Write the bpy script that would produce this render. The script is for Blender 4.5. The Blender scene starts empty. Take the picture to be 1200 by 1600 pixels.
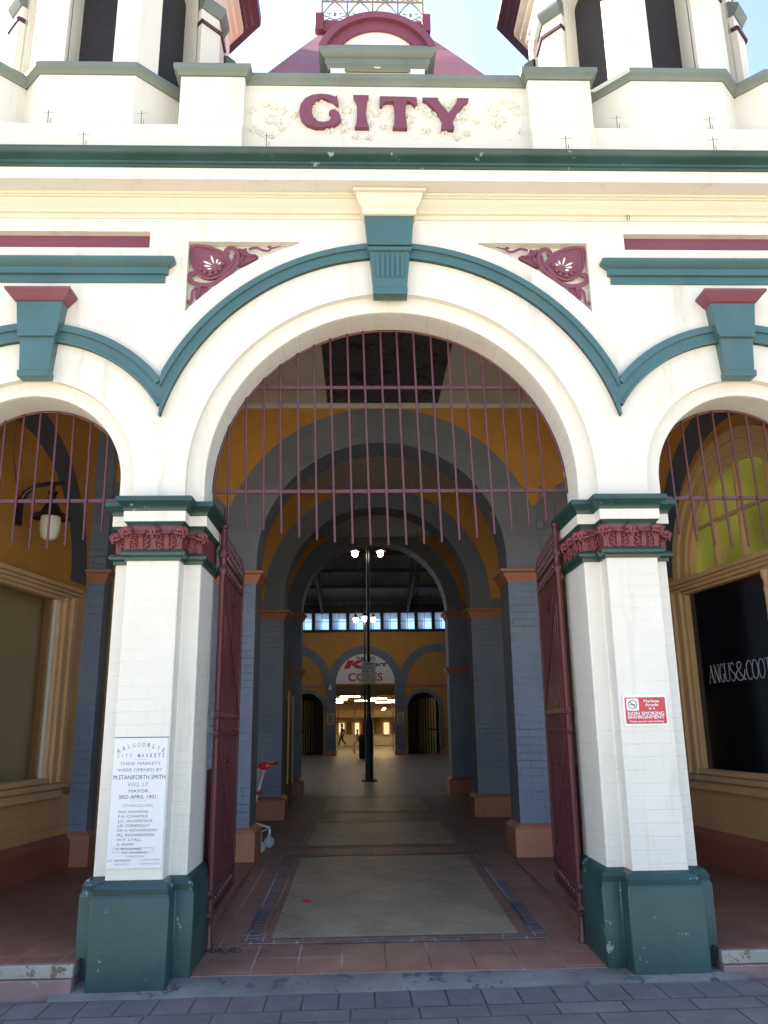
import bpy, bmesh, math, random
from mathutils import Vector, Matrix
random.seed(7)
sc = bpy.context.scene
R_ = math.radians
PI = math.pi
# ------------------------------------------------------------------ camera
cd = bpy.data.cameras.new('camera'); cam = bpy.data.objects.new('camera', cd)
sc.collection.objects.link(cam)
p, yw, rl = R_(14.776), R_(1.771), R_(-0.740)
F = Vector((math.sin(yw)*math.cos(p), math.cos(yw)*math.cos(p), math.sin(p)))
Rt = Vector((math.cos(yw), -math.sin(yw), 0)); U = Rt.cross(F)
R2 = math.cos(rl)*Rt + math.sin(rl)*U; U2 = -math.sin(rl)*Rt + math.cos(rl)*U
M = Matrix((( R2.x, U2.x, -F.x), (R2.y, U2.y, -F.y), (R2.z, U2.z, -F.z))).to_4x4()
M.translation = Vector((-0.2531, -5.9635, 1.6))
cam.matrix_world = M
cd.sensor_width = 36; cd.lens = 1270/1600*36; cd.clip_end = 2000; cd.clip_start = 0.05
sc.camera = cam
# ------------------------------------------------------------------ world, sun, exposure
SUN_EL, SUN_AZ = R_(42), R_(-62)            # azimuth from +Y (behind the building), towards -X
w = bpy.data.worlds.new('World'); sc.world = w; w.use_nodes = True
nt = w.node_tree
sky = nt.nodes.new('ShaderNodeTexSky'); sky.sky_type = 'NISHITA'; sky.sun_disc = False
sky.sun_elevation = SUN_EL; sky.sun_rotation = SUN_AZ
sky.air_density = 1.0; sky.dust_density = 2.0; sky.ozone_density = 0.6
nt.links.new(sky.outputs[0], nt.nodes['Background'].inputs[0]); nt.nodes['Background'].inputs[1].default_value = 0.10
sd = bpy.data.lights.new('sun', 'SUN'); sd.energy = 5.0; sd.angle = R_(0.5); sd.color = (1, 0.93, 0.82)
sun = bpy.data.objects.new('sun', sd); sc.collection.objects.link(sun)
sdir = Vector((math.sin(SUN_AZ)*math.cos(SUN_EL), math.cos(SUN_AZ)*math.cos(SUN_EL), math.sin(SUN_EL)))
sun.rotation_euler = sdir.to_track_quat('Z', 'Y').to_euler()
sc.view_settings.view_transform = 'Standard'; sc.view_settings.look = 'None'
sc.view_settings.gamma = 1; sc.view_settings.exposure = 2.36
sc.cycles.max_bounces = 10; sc.cycles.diffuse_bounces = 8; sc.cycles.transparent_max_bounces = 16

# ------------------------------------------------------------------ materials
MAT = {}
def newmat(name):
    m = bpy.data.materials.new(name); m.use_nodes = True
    return m, m.node_tree, m.node_tree.nodes['Principled BSDF']
def wallcoords(t):
    g = t.nodes.new('ShaderNodeNewGeometry')
    sp = t.nodes.new('ShaderNodeSeparateXYZ'); t.links.new(g.outputs['Position'], sp.inputs[0])
    sn = t.nodes.new('ShaderNodeSeparateXYZ'); t.links.new(g.outputs['Normal'], sn.inputs[0])
    ab = t.nodes.new('ShaderNodeMath'); ab.operation = 'ABSOLUTE'; t.links.new(sn.outputs[0], ab.inputs[0])
    gt = t.nodes.new('ShaderNodeMath'); gt.operation = 'GREATER_THAN'; gt.inputs[1].default_value = 0.6; t.links.new(ab.outputs[0], gt.inputs[0])
    mx = t.nodes.new('ShaderNodeMix'); mx.data_type = 'FLOAT'
    t.links.new(gt.outputs[0], mx.inputs[0]); t.links.new(sp.outputs[0], mx.inputs[2]); t.links.new(sp.outputs[1], mx.inputs[3])
    cb = t.nodes.new('ShaderNodeCombineXYZ'); t.links.new(mx.outputs[0], cb.inputs[0]); t.links.new(sp.outputs[2], cb.inputs[1])
    return cb.outputs[0], g.outputs['Position']
def noise(t, pos, scale, detail=4, rough=.6, stretch=None):
    n = t.nodes.new('ShaderNodeTexNoise'); n.inputs['Scale'].default_value = scale; n.inputs['Detail'].default_value = detail
    n.inputs['Roughness'].default_value = rough
    if stretch:
        mp = t.nodes.new('ShaderNodeMapping'); mp.inputs['Scale'].default_value = stretch
        t.links.new(pos, mp.inputs[0]); pos = mp.outputs[0]
    t.links.new(pos, n.inputs['Vector']); return n.outputs[0]
def ramp(t, fac, stops):
    r = t.nodes.new('ShaderNodeValToRGB'); t.links.new(fac, r.inputs[0])
    el = r.color_ramp.elements
    while len(el) < len(stops): el.new(0.5)
    for e, (pp, c) in zip(el, stops): e.position = pp; e.color = (*c, 1) if len(c) == 3 else c
    return r.outputs[0]
def mixc(t, fac, a, b, mode='MIX'):
    m = t.nodes.new('ShaderNodeMix'); m.data_type = 'RGBA'; m.blend_type = mode
    for s, v in ((0, fac), (6, a), (7, b)):
        if isinstance(v, (int, float)): m.inputs[s].default_value = v
        elif isinstance(v, tuple): m.inputs[s].default_value = (*v, 1)
        else: t.links.new(v, m.inputs[s])
    return m.outputs[2]
def paint(name, col, rough=.55, brick=0, var=.08, grime=0, grime_col=(.25, .2, .13), bump=.15, chips=None, course=.086, weave=12, chipamt=.70):
    m, t, b = newmat(name)
    uv, pos = wallcoords(t)
    n1 = noise(t, pos, 1.7, 5)
    c = mixc(t, ramp(t, n1, [(.3, (0, 0, 0)), (.7, (1, 1, 1))]), tuple(x*(1-var) for x in col), tuple(min(1, x*(1+var)) for x in col))
    h = noise(t, pos, weave, 6, .65)
    if grime:
        st = noise(t, pos, 1.0, 6, .7, (5, 5, .7))
        c = mixc(t, ramp(t, st, [(.56, (0, 0, 0)), (.78, (grime,)*3)]), c, grime_col)
    if chips:
        ch = noise(t, pos, 6, 8, .72)
        c = mixc(t, ramp(t, ch, [(chipamt, (0, 0, 0)), (chipamt+.012, (1, 1, 1))]), c, chips)
    t.links.new(c, b.inputs['Base Color'])
    b.inputs['Roughness'].default_value = rough
    bp = t.nodes.new('ShaderNodeBump'); bp.inputs['Strength'].default_value = bump; bp.inputs['Distance'].default_value = .01
    t.links.new(h, bp.inputs['Height']); out = bp.outputs[0]
    if brick:
        wob = noise(t, pos, 3, 2)
        va = t.nodes.new('ShaderNodeVectorMath'); va.operation = 'MULTIPLY_ADD'
        cb = t.nodes.new('ShaderNodeCombineXYZ'); t.links.new(wob, cb.inputs[0]); t.links.new(wob, cb.inputs[1])
        t.links.new(cb.outputs[0], va.inputs[0]); va.inputs[1].default_value = (.012, .012, 0); t.links.new(uv, va.inputs[2])
        br = t.nodes.new('ShaderNodeTexBrick'); br.inputs['Scale'].default_value = 1
        br.inputs['Brick Width'].default_value = .245; br.inputs['Row Height'].default_value = course
        br.inputs['Mortar Size'].default_value = .006; br.inputs['Mortar Smooth'].default_value = .6
        br.inputs['Color1'].default_value = (1, 1, 1, 1); br.inputs['Color2'].default_value = (.8, .8, .8, 1); br.inputs['Mortar'].default_value = (0, 0, 0, 1)
        t.links.new(va.outputs[0], br.inputs['Vector'])
        # thick paint fills many joints: fade the joints with a broad noise
        fn = ramp(t, noise(t, pos, 2.3, 3), [(.42, (.1, .1, .1)), (.66, (1, 1, 1))])
        hh = mixc(t, fn, (1., 1., 1.), br.outputs[0])
        b2 = t.nodes.new('ShaderNodeBump'); b2.inputs['Strength'].default_value = brick; b2.inputs['Distance'].default_value = .012
        t.links.new(hh, b2.inputs['Height']); t.links.new(out, b2.inputs['Normal']); out = b2.outputs[0]
    t.links.new(out, b.inputs['Normal'])
    MAT[name] = m; return m
CREAM = (.67, .65, .585)
paint('cream', CREAM, .6, grime=.4, var=.03, weave=5, bump=.12)
paint('cream_brick', (.69, .665, .60), .5, brick=.38, grime=.35, var=.05, bump=.25, chips=(.44, .41, .35), chipamt=.675)
paint('cream_top', (.64, .62, .55), .7, grime=.55, var=.04, grime_col=(.45, .33, .17))
paint('cream_trim', (.62, .58, .47), .6, grime=.15, var=.03)
paint('soffit', (.70, .68, .62), .6, brick=.6, grime=.2, var=.05)
paint('teal', (.050, .118, .125), .38, var=.12, grime=.12, bump=.1)
paint('teal_dark', (.016, .054, .050), .36, var=.35, grime=.35, grime_col=(.012, .035, .034), bump=.35, chips=(.25, .30, .27), weave=7, chipamt=.635)
paint('sage', (.135, .165, .150), .6, var=.15, grime=.4, grime_col=(.10, .09, .07))
paint('maroon', (.165, .045, .075), .5, var=.12, bump=.2)
paint('maroon_cap', (.165, .038, .046), .45, var=.2, bump=.3, grime=.2, grime_col=(.06, .02, .02))
paint('maroon_iron', (.088, .022, .030), .36, var=.2, bump=.2, chips=(.20, .13, .12), chipamt=.665)
paint('maroon_roof', (.19, .045, .065), .55, var=.2, bump=.15, grime=.3)
paint('slate_brick', (.19, .235, .33), .5, brick=.9, var=.15, bump=.2, grime=.3, grime_col=(.06, .07, .09))
paint('slate_dark', (.08, .095, .125), .6, brick=.4, var=.15)
paint('slate_arch', (.165, .185, .22), .6, brick=.5, var=.15)
paint('ochre', (.52, .25, .050), .6, brick=.5, var=.1, grime=.2)
paint('ochre_soft', (.58, .35, .16), .55, brick=.6, var=.08, grime=.15)
paint('ochre_wood', (.64, .42, .21), .4, var=.1, grime=.15, bump=.08)
paint('terracotta', (.46, .19, .12), .5, var=.15, grime=.25, grime_col=(.12, .05, .03))
paint('plinth_red', (.30, .10, .065), .5, var=.15, grime=.3)
paint('ceiling', (.56, .52, .46), .7, var=.08, grime=.2)
paint('ceiling_dark', (.055, .052, .058), .6, var=.3, chips=(.004, .004, .004), chipamt=.56)
paint('concrete', (.14, .135, .13), .8, var=.35, grime=.9, grime_col=(.09, .10, .14), bump=.4, chips=(.06, .068, .085), chipamt=.575)
paint('step_white', (.30, .28, .24), .8, var=.25, grime=.8, bump=.7, chips=(.17, .11, .08), chipamt=.56)
paint('step_pink', (.24, .15, .15), .8, var=.25, grime=.8, bump=.6, chips=(.28, .25, .23), chipamt=.60)
paint('plaque', (.66, .68, .69), .35, var=.05, grime=.15, bump=.03, grime_col=(.4, .42, .42))
paint('ink', (.045, .05, .06), .6, var=.3, bump=0)
paint('ink_faint', (.24, .26, .29), .6, var=.3, bump=0)
paint('ink_mid', (.12, .135, .16), .6, var=.3, bump=0)
paint('sign_white', (.80, .78, .79), .4, var=.02, bump=0)
paint('sign_red', (.48, .035, .06), .35, var=.05, bump=0)
paint('logo_red', (.55, .02, .04), .4, var=.05, bump=0)
paint('logo_blue', (.03, .07, .45), .4, var=.05, bump=0)
paint('black_iron', (.012, .012, .014), .35, var=.3, bump=.1)
paint('steel_dark', (.04, .042, .045), .6, var=.2, bump=.1)
paint('timber_dark', (.15, .075, .025), .5, var=.2, bump=.15)
paint('window_bars', (.015, .02, .04), .5, var=.2)
paint('shutter_cream', (.72, .72, .55), .6, var=.1, grime=.2)
paint('mall_wall', (.36, .24, .12), .6, var=.1)
paint('mall_white', (.7, .66, .55), .5, var=.05)
paint('skin', (.45, .26, .18), .6, var=.05, bump=0)
paint('cloth_dark', (.02, .02, .03), .8, var=.2)
paint('cloth_purple', (.28, .10, .30), .8, var=.2)
paint('hair', (.03, .02, .015), .6)
paint('plastic_red', (.65, .02, .03), .3, var=.05, bump=0)
paint('wheel_grey', (.55, .57, .58), .4, var=.1)
paint('rubber', (.02, .02, .02), .7)
paint('cornice_gold', (.22, .19, .10), .5, var=.2)
paint('louvre', (.018, .015, .018), .7, var=.3, weave=40, bump=.6)
paint('black_gloss', (.004, .004, .006), .12, var=.1, bump=0)
paint('letter_silver', (.42, .44, .50), .35, var=.1, bump=0)
paint('room_beige', (.72, .67, .50), .7, var=.1)
paint('eave_purple', (.055, .018, .032), .45, var=.1)
m, t, b = newmat('chrome'); b.inputs['Base Color'].default_value = (.78, .79, .82, 1); b.inputs['Metallic'].default_value = .25; b.inputs['Roughness'].default_value = .35; MAT['chrome'] = m
m, t, b = newmat('brass'); b.inputs['Base Color'].default_value = (.85, .68, .36, 1); b.inputs['Metallic'].default_value = 1; b.inputs['Roughness'].default_value = .3; MAT['brass'] = m
def emis(name, col, s, base=(.6, .6, .6)):
    m, t, b = newmat(name); b.inputs['Base Color'].default_value = (*base, 1)
    b.inputs['Emission Color'].default_value = (*col, 1); b.inputs['Emission Strength'].default_value = s; MAT[name] = m
emis('lamp_glow', (1, .86, .62), 9.0)
emis('tube_glow', (1, .74, .38), 6.0)
emis('mall_glow', (1, .70, .36), .22)
emis('globe_off', (.9, .85, .75), .0, (.75, .72, .64))
emis('fluoro', (1, 1, .8), 1.5)
def glass(name, tint, refl=1.0, frost=0):
    m, t, b = newmat(name); t.nodes.remove(b)
    o = t.nodes['Material Output']
    tr = t.nodes.new('ShaderNodeBsdfTransparent'); tr.inputs[0].default_value = (*tint, 1)
    gl = t.nodes.new('ShaderNodeBsdfGlossy'); gl.inputs['Roughness'].default_value = .03
    fr = t.nodes.new('ShaderNodeLayerWeight'); fr.inputs[0].default_value = .5
    pw = t.nodes.new('ShaderNodeMath'); pw.operation = 'POWER'; pw.inputs[1].default_value = 4; t.links.new(fr.outputs['Facing'], pw.inputs[0])
    mu = t.nodes.new('ShaderNodeMath'); mu.operation = 'MULTIPLY_ADD'; mu.inputs[1].default_value = refl*.85; mu.inputs[2].default_value = .04*refl; t.links.new(pw.outputs[0], mu.inputs[0])
    mx = t.nodes.new('ShaderNodeMixShader'); t.links.new(mu.outputs[0], mx.inputs[0]); t.links.new(tr.outputs[0], mx.inputs[1]); t.links.new(gl.outputs[0], mx.inputs[2])
    t.links.new(mx.outputs[0], o.inputs[0]); MAT[name] = m
glass('glass_clear', (.9, .92, .9)); glass('glass_shop', (.88, .86, .80), 1.0)
# frosted clerestory glass lit by the sky behind it
m, t, b = newmat('glass_frosted'); t.nodes.remove(b)
tl = t.nodes.new('ShaderNodeBsdfTranslucent'); tl.inputs[0].default_value = (.36, .48, .62, 1)
t.links.new(tl.outputs[0], t.nodes['Material Output'].inputs[0]); MAT['glass_frosted'] = m
# olive fanlight: the pane itself glows in place of a lit room behind
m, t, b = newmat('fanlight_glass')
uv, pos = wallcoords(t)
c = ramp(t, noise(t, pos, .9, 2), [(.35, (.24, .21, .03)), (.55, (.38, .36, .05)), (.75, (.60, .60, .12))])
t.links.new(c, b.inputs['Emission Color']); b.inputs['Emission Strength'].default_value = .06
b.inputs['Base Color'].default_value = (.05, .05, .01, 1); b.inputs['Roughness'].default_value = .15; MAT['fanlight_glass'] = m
# corrugated sheet
m, t, b = newmat('corrugated'); b.inputs['Base Color'].default_value = (.16, .165, .17, 1); b.inputs['Roughness'].default_value = .5
g = t.nodes.new('ShaderNodeNewGeometry'); wv = t.nodes.new('ShaderNodeTexWave'); wv.bands_direction = 'X'; wv.inputs['Scale'].default_value = 2.2
t.links.new(g.outputs['Position'], wv.inputs[0]); bp = t.nodes.new('ShaderNodeBump'); bp.inputs['Distance'].default_value = .04; t.links.new(wv.outputs[1], bp.inputs['Height']); t.links.new(bp.outputs[0], b.inputs['Normal'])
MAT['corrugated'] = m
# tiles and pavers
def tiles(name, c1, c2, grout, bw, rh, mort=.008, rot=0, offs=0.0, rough=.45, squash=False, patch=None, yoff=0):
    m, t, b = newmat(name)
    g = t.nodes.new('ShaderNodeNewGeometry')
    mp = t.nodes.new('ShaderNodeMapping'); mp.inputs['Rotation'].default_value = (0, 0, rot); mp.inputs['Location'].default_value = (bw*.3, yoff, 0)
    t.links.new(g.outputs['Position'], mp.inputs[0])
    sp = t.nodes.new('ShaderNodeSeparateXYZ'); t.links.new(mp.outputs[0], sp.inputs[0])
    cb = t.nodes.new('ShaderNodeCombineXYZ'); t.links.new(sp.outputs[0], cb.inputs[0]); t.links.new(sp.outputs[1], cb.inputs[1])
    br = t.nodes.new('ShaderNodeTexBrick'); br.offset = offs; br.inputs['Scale'].default_value = 1
    br.inputs['Brick Width'].default_value = bw; br.inputs['Row Height'].default_value = rh
    br.inputs['Mortar Size'].default_value = mort; br.inputs['Mortar Smooth'].default_value = .2; br.inputs['Bias'].default_value = 0
    br.inputs['Color1'].default_value = (*c1, 1); br.inputs['Color2'].default_value = (*c2, 1); br.inputs['Mortar'].default_value = (*grout, 1)
    t.links.new(cb.outputs[0], br.inputs['Vector'])
    n = noise(t, g.outputs['Position'], 2.5, 6, .7)
    c = mixc(t, 1.0, br.outputs[0], ramp(t, n, [(.25, (.62, .62, .62)), (.75, (1.25, 1.25, 1.25))]), 'MULTIPLY')
    # worn grout: dark in places
    n2 = noise(t, g.outputs['Position'], 1.1, 3)
    dk = mixc(t, ramp(t, n2, [(.42, (0, 0, 0)), (.6, (1, 1, 1))]), tuple(x*.45 for x in c1), c)
    c = mixc(t, br.outputs[1], c, dk)
    if patch:
        n3 = noise(t, g.outputs['Position'], 3.2, 7, .75)
        c = mixc(t, ramp(t, n3, [(.60, (0, 0, 0)), (.72, (.8, .8, .8))]), c, patch)
    t.links.new(c, b.inputs['Base Color']); b.inputs['Roughness'].default_value = rough
    inv = t.nodes.new('ShaderNodeMath'); inv.operation = 'SUBTRACT'; inv.inputs[0].default_value = 1; t.links.new(br.outputs[1], inv.inputs[1])
    ad = t.nodes.new('ShaderNodeMath'); ad.operation = 'MULTIPLY_ADD'; t.links.new(noise(t, g.outputs['Position'], 25, 5), ad.inputs[0]); ad.inputs[1].default_value = .5; t.links.new(inv.outputs[0], ad.inputs[2])
    bp = t.nodes.new('ShaderNodeBump'); bp.inputs['Distance'].default_value = .004; bp.inputs['Strength'].default_value = .7
    t.links.new(ad.outputs[0], bp.inputs['Height']); t.links.new(bp.outputs[0], b.inputs['Normal'])
    MAT[name] = m
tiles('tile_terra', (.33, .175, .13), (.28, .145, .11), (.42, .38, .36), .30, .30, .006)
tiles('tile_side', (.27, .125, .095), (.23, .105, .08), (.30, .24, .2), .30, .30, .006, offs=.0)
tiles('tile_tan', (.43, .345, .25), (.38, .305, .22), (.58, .52, .44), .40, .40, .005, rot=PI/4)
tiles('tile_mosaic', (.09, .12, .19), (.30, .15, .11), (.42, .40, .38), .12, .085, .009, offs=0)
tiles('tile_mosaic_cross', (.09, .12, .19), (.28, .14, .105), (.42, .40, .38), .17, .09, .009, offs=0)
tiles('tile_hall', (.30, .275, .25), (.27, .245, .225), (.14, .13, .12), .6, .6, .008)
tiles('paver', (.150, .145, .145), (.116, .114, .120), (.025, .025, .04), .40, .40, .006, offs=.5, rough=.7, patch=(.07, .07, .085))
tiles('paver_edge', (.150, .130, .140), (.122, .115, .128), (.025, .025, .04), .22, .30, .006, offs=.5, rough=.7, patch=(.08, .07, .085))
m, t, b = newmat('bounce_ground'); b.inputs['Base Color'].default_value = (.42, .37, .29, 1); b.inputs['Roughness'].default_value = .9; MAT['bounce_ground'] = m  # unseen street ground, coloured pale and warm to bounce sunlight onto the front

# ------------------------------------------------------------------ mesh helpers
class MB:
    def __init__(s): s.v = []; s.f = []
    def add(s, vs, fs):
        o = len(s.v); s.v += [tuple(q) for q in vs]; s.f += [tuple(i+o for i in f) for f in fs]
    def box(s, x0, x1, y0, y1, z0, z1):
        s.add([(x0,y0,z0),(x1,y0,z0),(x1,y1,z0),(x0,y1,z0),(x0,y0,z1),(x1,y0,z1),(x1,y1,z1),(x0,y1,z1)],
              [(0,3,2,1),(4,5,6,7),(0,1,5,4),(1,2,6,5),(2,3,7,6),(3,0,4,7)]); return s
    def hexa(s, a, b):   # two quads bottom/top lists of 4
        s.add(list(a)+list(b), [(0,3,2,1),(4,5,6,7),(0,1,5,4),(1,2,6,5),(2,3,7,6),(3,0,4,7)]); return s
    def prism(s, poly, fn0, fn1):
        n = len(poly); s.add([fn0(q) for q in poly]+[fn1(q) for q in poly],
              [tuple(range(n)), tuple(range(2*n-1, n-1, -1))]+[(i, (i+1) % n, (i+1) % n+n, i+n) for i in range(n)]); return s
    def pxz(s, poly, y0, y1): return s.prism(poly, lambda q: (q[0], y0, q[1]), lambda q: (q[0], y1, q[1]))
    def pxy(s, poly, z0, z1): return s.prism(poly, lambda q: (q[0], q[1], z0), lambda q: (q[0], q[1], z1))
    def ringsweep(s, rings, closed_ring=True, caps=True, closed_path=False):
        n = len(rings[0]); m = len(rings); o = len(s.v)
        for r in rings: s.v += [tuple(q) for q in r]
        for j in range(m if closed_path else m-1):
            k = (j+1) % m
            for i in range(n if closed_ring else n-1):
                i2 = (i+1) % n; s.f.append((o+j*n+i, o+j*n+i2, o+k*n+i2, o+k*n+i))
        if caps and not closed_path:
            s.f.append(tuple(o+i for i in range(n))); s.f.append(tuple(o+(m-1)*n+i for i in reversed(range(n))))
        return s
    def tube(s, pts, r, n=8, closed=False, flat=None):
        pts = [Vector(q) for q in pts]; m = len(pts); rr = r if isinstance(r, (list, tuple)) else [r]*m; rings = []
        up = None
        for i, q in enumerate(pts):
            a = pts[i-1] if (i > 0 or closed) else q; c = pts[(i+1) % m] if (i < m-1 or closed) else q
            d = (c-a).normalized() if (c-a).length > 1e-9 else Vector((0, 0, 1))
            if flat is not None: up = Vector(flat)
            elif up is None: up = Vector((0, 0, 1)) if abs(d.z) < .9 else Vector((1, 0, 0))
            x = d.cross(up)
            if x.length < 1e-6: x = d.orthogonal()
            x.normalize(); y = x.cross(d).normalized(); 
            if flat is None: up = y
            k = .55 if flat is not None else 1
            rings.append([q + x*rr[i]*math.cos(t)+y*rr[i]*k*math.sin(t) for t in [2*PI*j/n for j in range(n)]])
        return s.ringsweep(rings, closed_path=closed)
    def lathe(s, prof, c=(0, 0, 0), n=20, axis='z'):
        rings = []
        for r, z in prof:
            r = max(r, 1e-4); ring = []
            for j in range(n):
                a = 2*PI*j/n
                if axis == 'z': ring.append((c[0]+r*math.cos(a), c[1]+r*math.sin(a), c[2]+z))
                elif axis == 'y': ring.append((c[0]+r*math.cos(a), c[1]+z, c[2]+r*math.sin(a)))
                else: ring.append((c[0]+z, c[1]+r*math.cos(a), c[2]+r*math.sin(a)))
            rings.append(ring)
        return s.ringsweep(rings)
    def ball(s, c, r, nu=10, nv=7):
        if not isinstance(r, (tuple, list)): r = (r, r, r)
        rings = []
        for i in range(1, nv):
            a = PI*i/nv; rings.append([(c[0]+r[0]*math.sin(a)*math.cos(2*PI*j/nu), c[1]+r[1]*math.sin(a)*math.sin(2*PI*j/nu), c[2]+r[2]*math.cos(a)) for j in range(nu)])
        return s.ringsweep(rings)
    def arc(s, cx, cz, r0, r1, y0, y1, a0=0, a1=180, n=48, xmin=-1e9, xmax=1e9, cons=None):
        """ring sector in the XZ plane extruded along Y, clipped between two vertical planes"""
        rings = []
        for i in range(n+1):
            a = R_(a0+(a1-a0)*i/n); ca, sa = math.cos(a), math.sin(a); ro = r1
            if ca > 1e-6: ro = min(ro, (xmax-cx)/ca)
            if ca < -1e-6: ro = min(ro, (xmin-cx)/ca)
            if ro <= r0+1e-4: continue
            rings.append([(cx+r0*ca, y0, cz+r0*sa), (cx+ro*ca, y0, cz+ro*sa), (cx+ro*ca, y1, cz+ro*sa), (cx+r0*ca, y1, cz+r0*sa)])
        return s.ringsweep(rings)
    def mould(s, path, prof, closed=False):
        """sweep profile [(outward,z)] along a plan path; outward is to the right of travel"""
        pts = [Vector((q[0], q[1])) for q in path]; m = len(pts); rings = []
        for i in range(m):
            d1 = (pts[i]-pts[i-1]).normalized() if (i > 0 or closed) else None
            d2 = (pts[(i+1) % m]-pts[i]).normalized() if (i < m-1 or closed) else None
            if d1 is None: d1 = d2
            if d2 is None: d2 = d1
            n1 = Vector((d1.y, -d1.x)); n2 = Vector((d2.y, -d2.x)); nn = (n1+n2)
            if nn.length < 1e-6: nn = n1
            nn.normalize(); k = 1/max(.35, nn.dot(n1))
            rings.append([(pts[i].x+nn.x*k*o, pts[i].y+nn.y*k*o, z) for o, z in prof])
        return s.ringsweep(rings, closed_path=closed)
    def slab(s, xs, fn, y0, y1):
        """fn(x, side)-> list of (zlow, zhigh) intervals; builds a wall with openings"""
        e = 1e-5; prev = None
        for xa, xb in zip(xs[:-1], xs[1:]):
            A = fn(xa+e); B = fn(xb-e)
            for (l1, h1), (l2, h2) in zip(A, B):
                s.add([(xa,y0,l1),(xb,y0,l2),(xb,y0,h2),(xa,y0,h1),(xa,y1,l1),(xb,y1,l2),(xb,y1,h2),(xa,y1,h1)],
                      [(0,1,2,3),(7,6,5,4),(1,0,4,5),(3,2,6,7)])
            if prev is None:
                for l, h in A: s.add([(xa,y0,l),(xa,y0,h),(xa,y1,h),(xa,y1,l)], [(0,1,2,3)])
            else:
                s.xor(xa, prev, A, y0, y1)
            prev = B
        for l, h in prev: s.add([(xs[-1],y0,l),(xs[-1],y0,h),(xs[-1],y1,h),(xs[-1],y1,l)], [(0,1,2,3)])
        return s
    def xor(s, x, P, Q, y0, y1):
        zs = sorted(set([round(z, 6) for it in P+Q for z in it]))
        for a, c in zip(zs[:-1], zs[1:]):
            if c-a < 2e-3: continue
            mid = (a+c)/2
            i = any(l < mid < h for l, h in P); j = any(l < mid < h for l, h in Q)
            if i != j: s.add([(x,y0,a),(x,y0,c),(x,y1,c),(x,y1,a)], [(0,1,2,3)])
    def xf(s, fn): s.v = [tuple(fn(Vector(q))) for q in s.v]; return s
    def join(s, o): s.add(o.v, o.f); return s
    def build(s, name, mat, parent=None, smooth=35, bevel=0, recalc=True):
        me = bpy.data.meshes.new(name); me.from_pydata(s.v, [], s.f)
        bm = bmesh.new(); bm.from_mesh(me)
        bmesh.ops.remove_doubles(bm, verts=bm.verts, dist=1e-6)
        if recalc: bmesh.ops.recalc_face_normals(bm, faces=bm.faces)
        bm.to_mesh(me); bm.free()
        me.materials.append(MAT[mat] if isinstance(mat, str) else mat)
        if smooth:
            me.polygons.foreach_set('use_smooth', [True]*len(me.polygons))
            me.set_sharp_from_angle(angle=R_(smooth))
        o = bpy.data.objects.new(name, me); sc.collection.objects.link(o)
        if parent: o.parent = parent
        if bevel:
            bv = o.modifiers.new('bevel', 'BEVEL'); bv.width = bevel; bv.segments = 2; bv.limit_method = 'ANGLE'; bv.angle_limit = R_(40)
            if smooth: bv.harden_normals = False
        return o
def tag(o, label=None, cat=None, group=None, kind=None):
    if label: o['label'] = label
    if cat: o['category'] = cat
    if group: o['group'] = group
    if kind: o['kind'] = kind
    return o
def empty(name, loc=(0, 0, 0), label=None, cat=None, group=None, rz=0):
    o = bpy.data.objects.new(name, None); sc.collection.objects.link(o); o.location = loc; o.rotation_euler[2] = rz; o.empty_display_size = .1
    return tag(o, label, cat, group)
def copy_tree(o, parent=None):
    c = o.copy(); sc.collection.objects.link(c)
    if parent: c.parent = parent
    for ch in list(o.children): copy_tree(ch, c)
    return c
def text_mb(txt, size, xscale=1.0, shear=0, align='CENTER', depth=0.0, bold=0.0, spacing=1.0):
    """Blender's built-in font turned into mesh data: x right, z up, thickness along y"""
    cu = bpy.data.curves.new('t', 'FONT'); cu.body = txt; cu.size = size; cu.align_x = align; cu.shear = shear
    cu.offset = bold; cu.space_character = spacing; cu.extrude = depth/2; cu.resolution_u = 3
    ob = bpy.data.objects.new('t', cu); sc.collection.objects.link(ob)
    dg = bpy.context.evaluated_depsgraph_get(); me = bpy.data.meshes.new_from_object(ob.evaluated_get(dg))
    mb = MB(); mb.add([(q.co.x*xscale, -q.co.z, q.co.y) for q in me.vertices], [tuple(pp.vertices) for pp in me.polygons])
    bpy.data.objects.remove(ob); bpy.data.curves.remove(cu); bpy.data.meshes.remove(me)
    return mb
def arange(a, b, n): return [a+(b-a)*i/n for i in range(n+1)]
def shift(mb, d): return mb.xf(lambda q: q+Vector(d))

# ------------------------------------------------------------------ geometry constants
CZ = 3.42                 # centre height of the street arches
SX = 2.77                 # centre of the side arches
ZC = 3.235                # top of the capitals
PX = 1.745                # pier centre
FLOOR = .17
def ramp_z(y): return .045 + (FLOOR-.045)*min(1, max(0, (y+.05)/3.85))
def arch_low(x, arches, zjamb):
    for cx, r, cz in arches:
        if abs(x-cx) < r: return cz+math.sqrt(max(0, r*r-(x-cx)**2))
    return zjamb

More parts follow.
